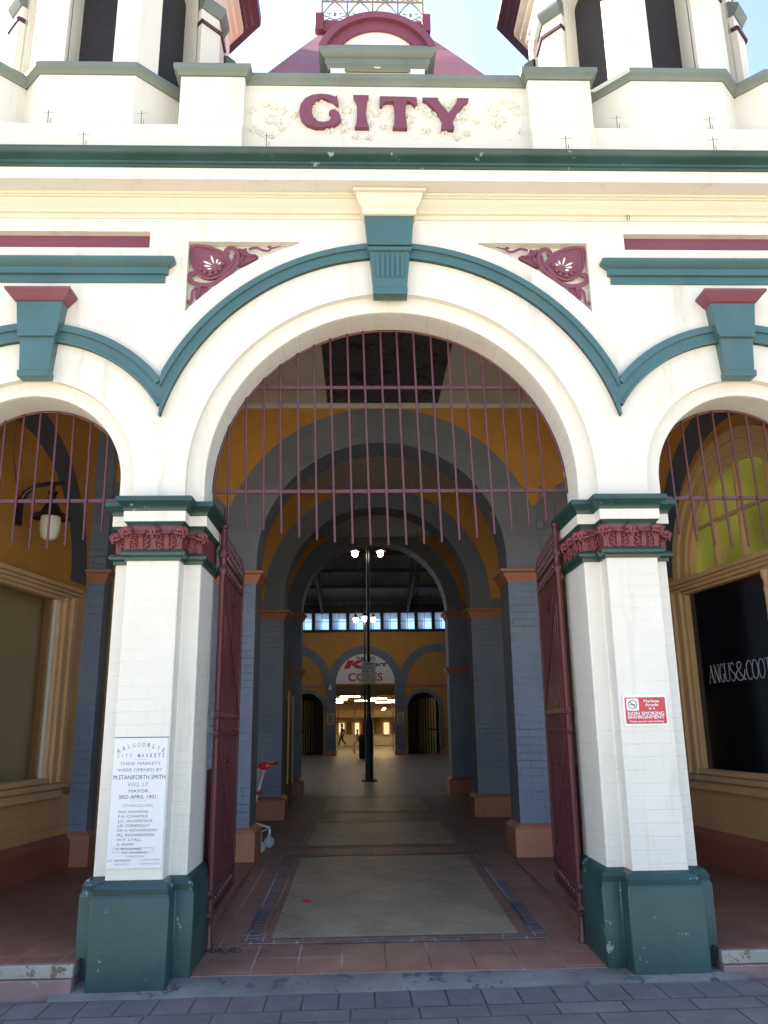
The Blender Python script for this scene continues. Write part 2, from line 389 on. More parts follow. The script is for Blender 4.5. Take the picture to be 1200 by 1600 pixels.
# ------------------------------------------------------------------ ground
def struct(o): o['kind'] = 'structure'; return o
def slope(x): return .012*x          # the street climbs slightly to the right
g = MB()
xs = [-400, -30, -6, 6, 30, 400]; ys = [-400, -30, -3.2]
g.add([(x, y, slope(max(-6, min(6, x)))-.03) for y in ys for x in xs], [(i+6*j, i+1+6*j, i+7+6*j, i+6+6*j) for j in range(2) for i in range(5)])
g.add([(x, y, -.4) for y in (-3.2, 400) for x in (-400, 400)], [(0, 1, 3, 2)])
struct(g.build('ground', 'bounce_ground', smooth=0))
g = MB(); g.hexa([(-9, -3.2, -.3), (9, -3.2, -.3), (9, -.62, -.3), (-9, -.62, -.3)], [(-9, -3.2, slope(-6)), (9, -3.2, slope(6)), (9, -.62, slope(6)), (-9, -.62, slope(-6))])
struct(g.build('pavement', 'paver', smooth=0))
g = MB(); g.hexa([(-9, -.62, -.3), (9, -.62, -.3), (9, -.30, -.3), (-9, -.30, -.3)], [(-9, -.62, slope(-6)), (9, -.62, slope(6)), (9, -.30, slope(6)), (-9, -.30, slope(-6))])
struct(g.build('pavement_edge', 'paver_edge', smooth=0))
g = MB(); n = 24
def lip(x): return .004*math.sin(9*x)+.003*math.sin(23*x)
rings = []
for i in range(n+1):
    x = -2.2+4.4*i/n
    rings.append([(x, -.30, slope(x)-.2), (x, -.30+lip(x), slope(x)+.006), (x, -.27+lip(x), slope(x)+.022), (x, -.05, .04), (x, -.05, -.2)])
g.ringsweep(rings); struct(g.build('threshold_kerb', 'concrete'))
# sloping entry floor and the flat arcade floor
g = MB(); g.hexa([(-1.42, -.05, -.2), (1.42, -.05, -.2), (1.42, 3.8, -.2), (-1.42, 3.8, -.2)], [(-1.42, -.05, .045), (1.42, -.05, .045), (1.42, 3.8, FLOOR), (-1.42, 3.8, FLOOR)])
g.box(-4.6, 4.6, 3.8, 12.4, -.2, FLOOR)
struct(g.build('arcade_floor', 'tile_terra', smooth=0))
for sgn in (-1, 1):
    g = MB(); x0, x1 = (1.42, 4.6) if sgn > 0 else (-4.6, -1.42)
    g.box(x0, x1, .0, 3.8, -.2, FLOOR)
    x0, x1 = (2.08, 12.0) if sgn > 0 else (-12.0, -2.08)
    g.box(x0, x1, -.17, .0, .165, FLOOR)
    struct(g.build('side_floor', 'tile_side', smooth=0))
    g = MB(); g.box(x0, x1, -.20, 0, .085, .163); struct(g.build('step_riser', 'step_white', bevel=.008))
    g = MB(); g.box(x0, x1, -.22, 0, -.2, .082); struct(g.build('lower_step', 'step_pink', bevel=.008))
g = MB(); g.box(-16, 16, 12.4, 38, -.2, FLOOR); g.box(-16, 16, 38, 76, -.2, FLOOR-.002); struct(g.build('hall_floor', 'tile_hall', smooth=0))
def sheet(mb, x0, x1, y0, y1, dz, n=8):
    ys = [y for y in arange(y0, y1, n)]
    if y0 < 3.8 < y1: ys = sorted(ys+[3.8])
    r = [[(x0, y, ramp_z(y)+dz), (x1, y, ramp_z(y)+dz)] for y in ys]
    mb.ringsweep(r, closed_ring=False, caps=False)
fl = MB(); fm = MB(); fc = MB()
for (ya, yb) in ((.60, 4.15), (4.75, 7.55), (8.9, 12.0)):
    sheet(fl, -.93, .93, ya+.16, yb-.16, .004)
    for s in (-1, 1): sheet(fm, min(s*1.14, s*1.02), max(s*1.14, s*1.02), ya+.09, yb-.09, .004)
    for yy in (ya, yb-.09): sheet(fc, -1.14, 1.14, yy, yy+.086, .0045, 1)
struct(fl.build('floor_inlay', 'tile_tan', smooth=0)); struct(fm.build('floor_mosaic', 'tile_mosaic', smooth=0)); struct(fc.build('floor_mosaic', 'tile_mosaic_cross', smooth=0))

# ------------------------------------------------------------------ the market front
B = empty('market_building', (0, 0, 0), 'two-tone cream market front with green and maroon trim, CITY in raised letters on its parapet', 'building')
XE = 12.0
arches_in = [(0, 1.43, CZ), (SX, .70, CZ), (-SX, .70, CZ)]
def bp_x(extra=()):
    xs = set()
    for cx, r in ((0, 1.43), (SX, .70), (-SX, .70)):
        xs |= set(round(cx-r*math.cos(PI*i/48), 6) for i in range(49))
    xs |= {-XE, XE}
    return sorted(xs | set(extra))
def core(x):
    if abs(x) > 4.1: return [(.0, 5.95)]
    return [(arch_low(x, arches_in, ZC), 5.95)]
MB().slab(bp_x((-4.1, 4.1)), core, .02, .335).build('wall_core', 'soffit', B, smooth=30)
ring = MB()
for cx, r, rr in ((0, 1.43, 1.565), (SX, .70, .815), (-SX, .70, .815)):
    ring.arc(cx, CZ, r+.001, rr+.03, .0, .05, n=64)
    for s in (-1, 1):
        a, c = sorted((cx+s*(r+.001), cx+s*(rr+.03))); ring.box(a, c, .0, .05, ZC, CZ)
ring.build('arch_surround', 'cream', B, bevel=.006)
# projecting wall face with the sunk panels cut out
RO, RS, RP, RZ0 = 1.565, .815, 2.17, 3.40
def skin(x):
    ax = abs(x)
    if ax > 4.1: return [(.0, 5.395), (5.545, 5.95)]
    lo = ZC
    if ax < RO: lo = CZ+math.sqrt(RO*RO-ax*ax)
    elif abs(ax-SX) < RS: lo = CZ+math.sqrt(RS*RS-(ax-SX)**2)
    if .735 < ax < 1.64: return [(lo, min(5.454, RZ0+math.sqrt(RP*RP-ax*ax))), (5.455, 5.95)]
    if ax > 1.955: return [(lo, 5.395), (5.545, 5.95)]
    return [(lo, 5.95)]
xs = {-XE, XE, -4.1, 4.1, -1.955, 1.955, -.735, .735, 1.64, -1.64}
for cx, r in ((0, RO), (SX, RS), (-SX, RS)): xs |= set(round(cx-r*math.cos(PI*i/64), 6) for i in range(65))
xs |= set(arange(.735, 1.64, 20)) | set(-q for q in arange(.735, 1.64, 20))
MB().slab(sorted(xs), skin, -.06, .019).build('wall', 'cream', B, smooth=20)
# panel backs
for s in (-1, 1):
    q = MB(); q.box(*sorted((s*1.95, s*XE)), .006, .03, 5.37, 5.57); q.build('sunk_band', 'maroon', B)
    # spandrel ornament: outline in crop units -> metres
    def P(cx, cy, s=s):
        py = cy/6-27
        return (-(-1.665+(cx/6-12)*.00525+py*.000265)*s, 5.495-py*.00584)
    sp = MB()
    heart = [(130,225),(240,225),(340,250),(420,290),(465,350),(470,420),(430,470),(370,500),(300,525),(230,515),(170,480),(130,410),(118,320)]
    def dense(poly, k=3, closed=True):
        out = []; n = len(poly)
        for i in range(n if closed else n-1):
            p0, p1, p2, p3 = [Vector(poly[(i+j) % n]) if closed else Vector(poly[max(0, min(n-1, i+j))]) for j in (-1, 0, 1, 2)]
            for q in range(k):
                u = q/k; out.append(tuple(.5*((2*p1)+(p2-p0)*u+(2*p0-5*p1+4*p2-p3)*u*u+(3*p1-p0-3*p2+p3)*u**3)))
        if not closed: out.append(tuple(poly[-1]))
        return out
    sp.pxz([P(*q) for q in dense(heart)], -.015, .03)
    sp.tube([(P(*q)[0], -.018, P(*q)[1]) for q in dense(heart)], .012, 6, closed=True)
    inner = [(290+(a-290)*.62, 380+(b_-380)*.62) for a, b_ in heart]
    sp.pxz([P(*q) for q in dense(inner)], -.028, .0)
    lobes = [(205,440,20),(240,470,20),(290,490,22),(345,475,20),(380,440,22),(410,390,22),(215,385,20)]
    for a, b_, r in lobes: x, z = P(a, b_); sp.ball((x, -.028, z), (r*.0009, .014, r*.00092), 8, 6)
    def scroll(pts, r0, r1, y=-.02):
        pts = dense(pts, 4, False); n = len(pts)
        sp.tube([(P(*q)[0], y-.01*math.sin(PI*i/n), P(*q)[1]) for i, q in enumerate(pts)], [(r0+(r1-r0)*i/n) for i in range(n)], 8, flat=(0, 1, 0))
    scroll([(455,300),(440,265),(480,240),(530,262),(552,330),(525,415),(455,490),(380,545),(300,588),(200,590),(115,562),(95,515),(118,480),(150,495)], .020, .020)
    scroll([(520,300),(500,380),(450,440),(400,470)], .012, .010)
    scroll([(650,250),(720,238),(780,262),(830,270),(858,248),(848,226),(828,236)], .013, .008)
    scroll([(850,245),(900,238),(955,222)], .010, .003)
    scroll([(165,610),(128,650),(122,710),(115,752),(95,765),(80,745),(98,733)], .013, .008)
    sp.pxz([P(*q) for q in dense([(560,240),(600,245),(630,235),(645,285),(735,308),(690,345),(610,385),(548,405),(565,350),(600,312),(560,290)], 2)], -.018, .03)
    sp.pxz([P(*q) for q in dense([(190,600),(240,598),(272,620),(225,680),(172,715),(146,690),(152,640)], 2)], -.018, .03)
    scroll([(560,250),(620,310),(720,310)], .010, .004, -.03); scroll([(600,312),(590,360),(550,395)], .010, .004, -.03)
    scroll([(200,600),(195,640),(170,705)], .010, .004, -.03)
    orn = sp.build('spandrel_ornament', 'maroon', B)
    sl = MB()
    for (x0, y0, x1, y1) in ((325,400,300,315),(310,405,220,368),(300,420,232,412),(305,440,265,442),(345,395,362,350),(360,400,395,380)):
        a = Vector(P(x0, y0)); c = Vector(P(x1, y1)); d = (c-a); nrm = Vector((-d.y, d.x)).normalized()
        pts = [a]+[a+d*u+nrm*.0095*math.sin(PI*u)*(.5+u*.8) for u in (.3, .6, .8, .95)]+[c]+[a+d*u-nrm*.0095*math.sin(PI*u)*(.5+u*.8) for u in (.95, .8, .6, .3)]
        sl.pxz([tuple(q) for q in pts], -.031, -.027)
    sl.build('palmette_slits', 'cream', orn)
# hood moulds
def junction(c1, r1, c2, r2):   # x where two rings meet
    d = c2-c1; return c1+(r1*r1-r2*r2+d*d)/(2*d)
HM_I, HM_O, HS_I, HS_O = 1.840, 1.965, 1.125, 1.275
HZ = 3.45
xj = 1.79
h = MB()
for y0, a, c in ((-.095, 0, .128), (-.115, .08, .128), (-.108, 0.0, .022)):
    h.arc(0, HZ, HM_I+a, HM_I+c*.999, y0, -.05, n=96, xmin=-xj, xmax=xj, a0=8, a1=172)
for s in (-1, 1):
    for y0, a, c in ((-.095, 0, .148), (-.115, .092, .148), (-.108, 0.0, .02)):
        if s > 0: h.arc(s*SX, CZ, HS_I+a, HS_I+c*.999, y0, -.05, n=72, xmin=xj+.0005, xmax=3.75, a0=2, a1=178)
        else: h.arc(s*SX, CZ, HS_I+a, HS_I+c*.999, y0, -.05, n=72, xmin=-3.75, xmax=-xj-.0005, a0=2, a1=178)
h.build('hood_mould', 'teal', B, smooth=30, bevel=.004)
# keystones
k = MB()
def wedge(mb, x, w0, w1, z0, z1, y0, y1=-.05): mb.prism([(x-w0, z0), (x+w0, z0), (x+w1, z1), (x-w1, z1)], lambda q: (q[0], y0, q[1]), lambda q: (q[0], y1, q[1]))
wedge(k, 0, .13, .168, 4.93, 5.36, -.155); wedge(k, 0, .178, .20, 5.365, 5.63, -.17); wedge(k, 0, .17, .185, 5.31, 5.345, -.175)
wedge(k, 0, .136, .14, 4.925, 4.985, -.165)
k.build('keystone', 'teal', B, bevel=.004)
k = MB()
for i in range(6):
    x = -.10+.04*i; k.box(x-.011, x+.011, -.166, -.15, 5.08, 5.28); k.ball((x, -.158, 5.08), (.011, .010, .011), 8, 6)
k.build('keystone_flutes', 'teal', B)
k = MB(); k.mould([(-.21, -.02), (-.21, -.19), (.21, -.19), (.21, -.02)], [(0, 5.63), (.008, 5.64), (.008, 5.68), (.03, 5.70), (.055, 5.75), (.06, 5.79), (.085, 5.795), (.085, 5.82), (-.05, 5.82), (-.05, 5.63)])
k.box(-.19, .19, -.18, -.05, 5.628, 5.80)
k.build('keystone_cap', 'cream_trim', B)
for s in (-1, 1):
    x = s*2.745; k = MB()
    wedge(k, x, .112, .135, 4.27, 4.57, -.15); wedge(k, x, .15, .18, 4.575, 4.85, -.17); wedge(k, x, .142, .147, 4.55, 4.575, -.178)
    wedge(k, x, .118, .122, 4.22, 4.27, -.165)
    k.build('keystone', 'teal', B, bevel=.004)
    k = MB(); k.mould([(x-.18, -.03), (x-.18, -.175), (x+.18, -.175), (x+.18, -.03)], [(0, 4.845), (.015, 4.855), (.04, 4.885), (.07, 4.915), (.072, 4.935), (-.05, 4.935), (-.05, 4.845)])
    k.box(x-.16, x+.16, -.165, -.05, 4.843, 4.93)
    k.build('keystone_cap', 'maroon', B)
    # teal string course over the side arch
    k = MB(); a, c = (1.83, XE) if s > 0 else (-XE, -1.83)
    pr = [(0, 5.07), (.02, 5.07), (.02, 5.135), (.045, 5.14), (.045, 5.195), (.055, 5.20), (.085, 5.225), (.10, 5.24), (.10, 5.262), (0, 5.262)]
    path = [(a, -.0), (a, -.055), (c, -.055), (c, 0)] if s > 0 else [(a, 0), (a, -.055), (c, -.055), (c, 0)]
    k.mould(path, pr); k.build('string_course', 'teal', B)
# main entablature
def band(name, prof, mat, y=-.06, x0=-XE, x1=XE):
    m_ = MB(); m_.mould([(x0, y), (x1, y)], prof); return m_.build(name, mat, B)
band('bed_mould', [(-.03, 5.66), (.0, 5.66), (.012, 5.663), (.012, 5.70), (.035, 5.705), (.04, 5.715), (.06, 5.735), (.095, 5.76), (.11, 5.785), (.125, 5.787), (.125, 5.80), (.14, 5.803), (.14, 5.826), (-.03, 5.826)], 'cream_trim')
band('cornice', [(-.03, 5.828), (.29, 5.828), (.29, 5.93), (-.03, 5.93)], 'cream')
gp = [(-.03, 5.932), (.30, 5.932), (.305, 5.95), (.32, 5.955), (.325, 5.972), (.34, 5.978), (.35, 5.982), (.385, 5.995), (.405, 6.02), (.41, 6.04), (.40, 6.05), (-.03, 6.05)]
band('gutter', gp, 'teal_dark')
m_ = MB(); m_.box(-XE, -1.215, -.20, .6, 6.052, 6.475); m_.box(1.215, XE, -.20, .6, 6.052, 6.475); m_.build('parapet_base', 'cream_top', B, bevel=.01)
m_ = MB(); m_.box(-1.22, 1.22, -.06, .30, 6.052, 6.99); m_.build('parapet_wall', 'cream_top', B)
m_ = MB(); m_.box(-1.20, 1.20, -.205, -.19, 6.06, 6.33); 
# relief vine on the parapet panel
v = MB()
def rel(pts, r, y=-.203, fl_=(0, 1, 0)):
    v.tube([(a, y, z) for a, z in pts], r, 6, flat=fl_)
PANELY = -.058
def leaf(cx, cz, ang, L_=.085):
    for k_, (da, l) in enumerate(((0, 1), (.7, .75), (-.7, .75), (1.4, .5), (-1.4, .5))):
        a = ang+da; pts = [(cx, cz), (cx+L_*l*.5*math.cos(a), cz+L_*l*.5*math.sin(a)), (cx+L_*l*math.cos(a), cz+L_*l*math.sin(a))]
        pts = [q for q in pts if abs(q[0]) < 1.19 and 6.42 < q[1] < 6.96]
        if len(pts) == 3: v.tube([(pts[0][0], PANELY, pts[0][1]), (pts[1][0], PANELY-.012, pts[1][1]), (pts[2][0], PANELY, pts[2][1])], [.007, .014, .004], 7)
for s in (-1, 1):
    for x0, dr in ((.20, 1), (.60, -1), (1.0, 1)):
        cx = s*x0; cz = 6.69-.02*dr
        pts = [(cx+s*(.20-.011*i)*math.cos(dr*(i*.42)-1.4), cz+(.22-.012*i)*math.sin(dr*(i*.42)-1.4)) for i in range(15)]
        pts = [(max(-1.19, min(1.19, a)), b) for a, b in pts]
        rel(pts, [.013-.0004*i for i in range(15)], PANELY)
        for i in range(2, 15, 2): leaf(pts[i][0], pts[i][1], i*1.9+x0)
        for j in range(9):
            a = j*2.4; rr_ = .012*math.sqrt(j)*1.3
            v.ball((cx+rr_*math.cos(a), PANELY-.004, cz-.01+rr_*math.sin(a)), (.011, .012, .011), 7, 5)
v.tube([(x, PANELY+.002, 6.66+.2*math.sin(x*7.8)) for x in arange(-1.18, 1.18, 70)], .010, 6)
for i in range(22):
    x = -1.1+.105*i; leaf(x, 6.66+.2*math.sin(x*7.8), 1.2*i, .06)
v.build('relief_vine', 'cream_top', B)
# CITY
def L(px, py): return (-.756+(400+px/3-467)*.00547, 6.86-(130+py/3-150)*.00645)
LET = {
 'C': [(380,58),(372,66),(340,55),(300,52),(262,58),(230,74),(208,104),(203,140),(214,174),(240,198),(280,211),(325,210),(365,201),(390,184),(397,160),(388,138),(368,126),(350,128),(341,140),(352,148),(354,165),(342,180),(318,186),(292,183),(272,166),(261,140),(262,112),(275,86),(300,72),(326,72),(352,88),(372,102),(387,103)],
 'I': [(455,57),(530,57),(523,80),(518,110),(516,140),(519,172),(526,198),(531,210),(462,210),(470,190),(474,150),(473,105),(466,78)],
 'T': [(581,61),(756,64),(758,100),(744,103),(734,88),(712,82),(706,95),(702,125),(703,165),(706,195),(709,212),(640,211),(646,195),(650,150),(648,105),(642,85),(612,85),(598,92),(590,107),(580,106)],
 'Y': [(784,66),(858,66),(858,75),(876,104),(905,137),(930,108),(948,82),(948,66),(1004,67),(1000,82),(975,100),(945,135),(926,165),(924,190),(930,206),(925,215),(866,216),(868,200),(874,185),(873,165),(850,135),(822,100),(800,80),(786,76)]}
for ch, poly in LET.items():
    m_ = MB(); m_.pxz([L(*q) for q in poly], -.105, -.055); m_.build('letter', 'maroon', B, smooth=40, bevel=.003)
COP = [(-.05, 6.99), (.012, 6.99), (.02, 7.0), (.032, 7.02), (.05, 7.03), (.055, 7.035), (.055, 7.078), (.045, 7.085), (-.05, 7.085)]
m_ = MB(); m_.mould([(-1.215, -.06), (1.215, -.06)], COP); m_.box(-1.2, 1.2, -.02, .34, 6.991, 7.084); m_.build('parapet_coping', 'sage', B)
for s in (-1, 1):
    x0, x1 = sorted((s*1.215, s*1.76)); m_ = MB(); m_.box(x0, x1, -.16, .36, 6.474, 6.99); pd = m_.build('parapet_pedestal', 'cream_top', B, bevel=.008)
    m_ = MB(); m_.mould([(x0, .36), (x0, -.16), (x1, -.16), (x1, .36)], COP); m_.box(x0+.02, x1-.02, -.14, .36, 6.992, 7.083); m_.build('pedestal_coping', 'sage', pd)
    m_ = MB(); xm = s*1.35; m_.box(xm-.02, xm+.02, -.12, -.08, 7.085, 7.13); m_.tube([(xm-.05, -.1, 7.13), (xm+.05, -.1, 7.125)], .012); m_.build('fixing', 'wheel_grey', pd)
    # outer pedestal with cut corner beyond the turret
    a, c = 3.30, 4.30
    pth = [(a, .70), (a+.0, .45), (a+.30, -.16)] if False else None
    poly = [(a+.02-.42, .26), (a, -.16), (c, -.16), (c, .6), (a-.42, .6)]
    poly = [(s*q[0], q[1]) for q in poly]
    m_ = MB(); m_.pxy(poly, 6.474, 6.99); op = m_.build('parapet_pedestal', 'cream_top', B)
    pth = [(a-.42, .26), (a, -.16), (c, -.16)]
    pth = [(s*q[0], q[1]) for q in pth]
    if s < 0: pth = pth[::-1]
    m_ = MB(); m_.mould(pth, COP); m_.build('pedestal_coping', 'sage', op)
    m_ = MB(); q = [(s*(a-.1), .9), (s*c, .9), (s*c, .1), (s*(a+.1), .1)]
    m_.add([(x, y, 7.02) for x, y in q]+[(s*3.9, .9, 7.55)], [(0, 1, 4), (1, 2, 4), (2, 3, 4), (3, 0, 4)]); m_.build('pedestal_roof', 'sage', op)

# ------------------------------------------------------------------ turrets
def octo(cx, cy, ap):
    r = ap/math.cos(PI/8); return [(cx+r*math.cos(-PI/2-PI/8+i*PI/4), cy+r*math.sin(-PI/2-PI/8+i*PI/4)) for i in range(8)]
def turret(cx):
    T = empty('turret', (0, 0, 0)); T.parent = B
    cy, ap = .81, .97
    oc = octo(cx, cy, ap)          # counter-clockwise: outward is right of travel
    m_ = MB(); m_.pxy(oc, 6.474, 6.995); m_.build('turret_base', 'cream_top', T, smooth=0, bevel=.008)
    m_ = MB(); m_.mould(oc, COP, closed=True); m_.pxy(octo(cx, cy, ap-.03), 7.0, 7.086); m_.build('turret_coping', 'sage', T)
    ap2 = .93; oc = octo(cx, cy, ap2); wl = (Vector(oc[1])-Vector(oc[0])).length
    heads = MB()
    hw = wl*.235; rr = wl/2-hw
    for i in range(8):
        a, c = Vector(oc[i]), Vector(oc[(i+1) % 8]); d = (c-a).normalized(); nrm = Vector((d.y, -d.x))
        def tr(q, a=a, d=d, nrm=nrm): pt = a+d*q.x-nrm*q.y; return Vector((pt.x, pt.y, q.z))
        w_ = MB(); zs = 8.36
        xsl = sorted(set([0, wl]+[wl/2-rr*math.cos(PI*j/20) for j in range(21)]))
        w_.slab(xsl, lambda x: [((zs+math.sqrt(max(0, rr*rr-(x-wl/2)**2))) if abs(x-wl/2) < rr else 7.08, 8.92)], .0, .25)
        w_.xf(tr); heads.join(w_)
        # front buttress strips with set-offs at the corners
        pa = [oc[i-1], oc[i], oc[(i+1) % 8]]
        d0 = (Vector(oc[i])-Vector(oc[i-1])).normalized()
        pth = [tuple(Vector(oc[i])-d0*hw), oc[i], tuple(Vector(oc[i])+d*hw)]
        piers = MB(); mb_ = MB(); gb = MB()
        piers.mould(pth, [(-.02, 7.08), (.06, 7.08), (.06, 7.98), (-.02, 7.98)]); piers.mould(pth, [(-.02, 8.02), (.045, 8.02), (.045, 8.16), (-.02, 8.16)])
        mb_.mould(pth, [(-.02, 7.975), (.08, 7.975), (.085, 8.0), (.06, 8.03), (-.02, 8.035)])
        gb.mould(pth, [(-.02, 8.155), (.06, 8.155), (.075, 8.18), (.105, 8.24), (.105, 8.27), (.02, 8.34), (-.02, 8.34)])
        piers.build('belfry_pier', 'cream_top', T, smooth=0, bevel=.006); mb_.build('belfry_band', 'eave_purple', T); gb.build('belfry_cap', 'sage', T)
    heads.build('belfry_wall', 'cream_top', T, smooth=30)
    m_ = MB(); m_.pxy(octo(cx, cy, ap2-.24), 7.08, 8.9); lv = m_.build('louvre_screen', 'louvre', T, smooth=0)
    e1 = MB(); e1.mould(octo(cx, cy, .93), [(0, 8.70), (.02, 8.72), (.03, 8.77), (.07, 8.80), (.08, 8.85), (.13, 8.87), (.13, 8.94), (0, 8.94)], closed=True); e1.build('eaves_mould', 'cream_trim', T)
    e2 = MB(); e2.mould(octo(cx, cy, .93), [(.0, 8.942), (.16, 8.942), (.175, 8.97), (.22, 8.985), (.24, 9.02), (.305, 9.04), (.31, 9.15), (0, 9.15)], closed=True); e2.build('eaves', 'eave_purple', T)
    r1 = octo(cx, cy, 1.22); m_ = MB(); m_.add([(x, y, 9.15) for x, y in r1]+[(cx, cy, 10.9)], [(i, (i+1) % 8, 8) for i in range(8)]); m_.build('turret_roof', 'maroon_roof', T, smooth=0)
    return T
tag(turret(-2.546)); turret(2.52)

# ------------------------------------------------------------------ mansard roof with dormer and cresting
X0 = -.07
m_ = MB()
prof = [(.10, 7.2, 1.30), (.42, 7.55, 1.06), (.9, 8.25, .86), (1.45, 8.98, .70), (1.9, 9.52, .62)]
rings = [[(X0-hx, y, z), (X0+hx, y, z), (X0+hx+.0, 3.6-(y-.1)*.5, z), (X0-hx, 3.6-(y-.1)*.5, z)] for y, z, hx in prof]
m_.ringsweep(rings); m_.build('mansard_roof', 'maroon_roof', B, smooth=0)
m_ = MB(); m_.box(X0-.66, X0+.66, 1.85, 2.75, 9.52, 9.68)
for s in (-1, 1): m_.box(X0+s*.63-.05, X0+s*.63+.05, 1.8, 1.9, 9.5, 9.74)
m_.build('roof_kerb', 'maroon_roof', B, bevel=.01)
cr = MB(); zc = 9.68; yc = 1.88
for z in (9.69, 9.98, 10.27): cr.tube([(X0-.60, yc, z), (X0+.60, yc, z)], .012, 6)
for i in range(9):
    x = X0-.60+1.2*i/8
    if i % 2 == 0: cr.tube([(x, yc, 9.68), (x, yc, 10.50)], .012, 6); cr.ball((x, yc, 10.52), .022); cr.ball((x, yc, 9.73), .03)
    else:
        for zb in (9.69, 9.98):
            for s in (-1, 1):
                cr.tube([(x+s*.15, yc, zb), (x+s*.13, yc, zb+.12), (x+s*.07, yc, zb+.22), (x, yc, zb+.29)], .009, 6)
                cr.tube([(x+s*.13, yc, zb+.08), (x+s*.07, yc, zb+.06), (x+s*.05, yc, zb+.11), (x+s*.09, yc, zb+.12)], .007, 5)
            cr.tube([(x-.12, yc, zb), (x-.06, yc, zb+.045), (x, yc, zb+.02), (x+.06, yc, zb+.045), (x+.12, yc, zb)], .008, 5)
            cr.ball((x, yc, zb+.10), (.022, .01, .03), 8, 6)
cr.build('roof_cresting', 'cornice_gold', B)
D = empty('dormer'); D.parent = B
yd = .15
m_ = MB(); m_.box(X0-.43, X0+.43, yd+.05, 1.2, 7.05, 7.42); m_.build('dormer_wall', 'cream_trim', D)
m_ = MB(); m_.box(X0-.43, X0-.30, yd+.02, yd+.1, 7.2, 7.40); m_.box(X0+.30, X0+.43, yd+.02, yd+.1, 7.2, 7.40); m_.build('dormer_pilaster', 'cream', D)
m_ = MB(); m_.box(X0-.28, X0+.28, yd+.035, yd+.09, 7.33, 7.36); m_.box(X0-.28, X0+.28, yd+.035, yd+.09, 7.38, 7.40); m_.build('dormer_frieze', 'cornice_gold', D)
m_ = MB(); m_.mould([(X0-.45, 1.1), (X0-.45, yd+.04), (X0+.45, yd+.04), (X0+.45, 1.1)], [(-.3, 7.40), (.0, 7.40), (.01, 7.43), (.03, 7.45), (.03, 7.50), (.06, 7.515), (.085, 7.55), (.085, 7.595), (-.3, 7.595)]); m_.build('dormer_cornice', 'sage', D)
m_ = MB(); m_.arc(X0, 7.41, .405, .50, yd+.0, 1.3, a0=20, a1=160, n=40); m_.arc(X0, 7.41, .50, .565, yd-.05, 1.3, a0=20, a1=160, n=40); m_.box(X0-.53, X0+.53, yd-.03, yd+.1, 7.596, 7.615); m_.build('dormer_arch', 'maroon', D)
m_ = MB(); m_.arc(X0, 7.41, .01, .41, yd+.03, yd+.2, a0=28, a1=152, n=40); m_.pxz([(X0-.36, 7.61), (X0+.36, 7.61), (X0, 7.44)], yd+.035, yd+.2); m_.build('dormer_tympanum', 'cream', D)
# bird wires on the ledges
for (x, y, z) in ((-2.42, -.44, 6.05), (-.98, -.44, 6.05), (1.42, -.44, 6.05), (2.62, -.44, 6.05), (-2.83, -.18, 6.475), (-2.06, -.18, 6.475), (1.95, -.18, 6.475), (2.75, -.18, 6.475), (1.99, -.09, 5.66)):
    m_ = MB(); m_.tube([(x, y, z-.01), (x, y-.01, z+.13)], .003, 5); m_.tube([(x-.05, y, z+.11), (x+.05, y-.005, z+.115)], .0015, 4); m_.tube([(x+.02, y, z), (x+.02, y, z+.06)], .0025, 4)
    m_.build('bird_wire', 'steel_dark', B, smooth=0)

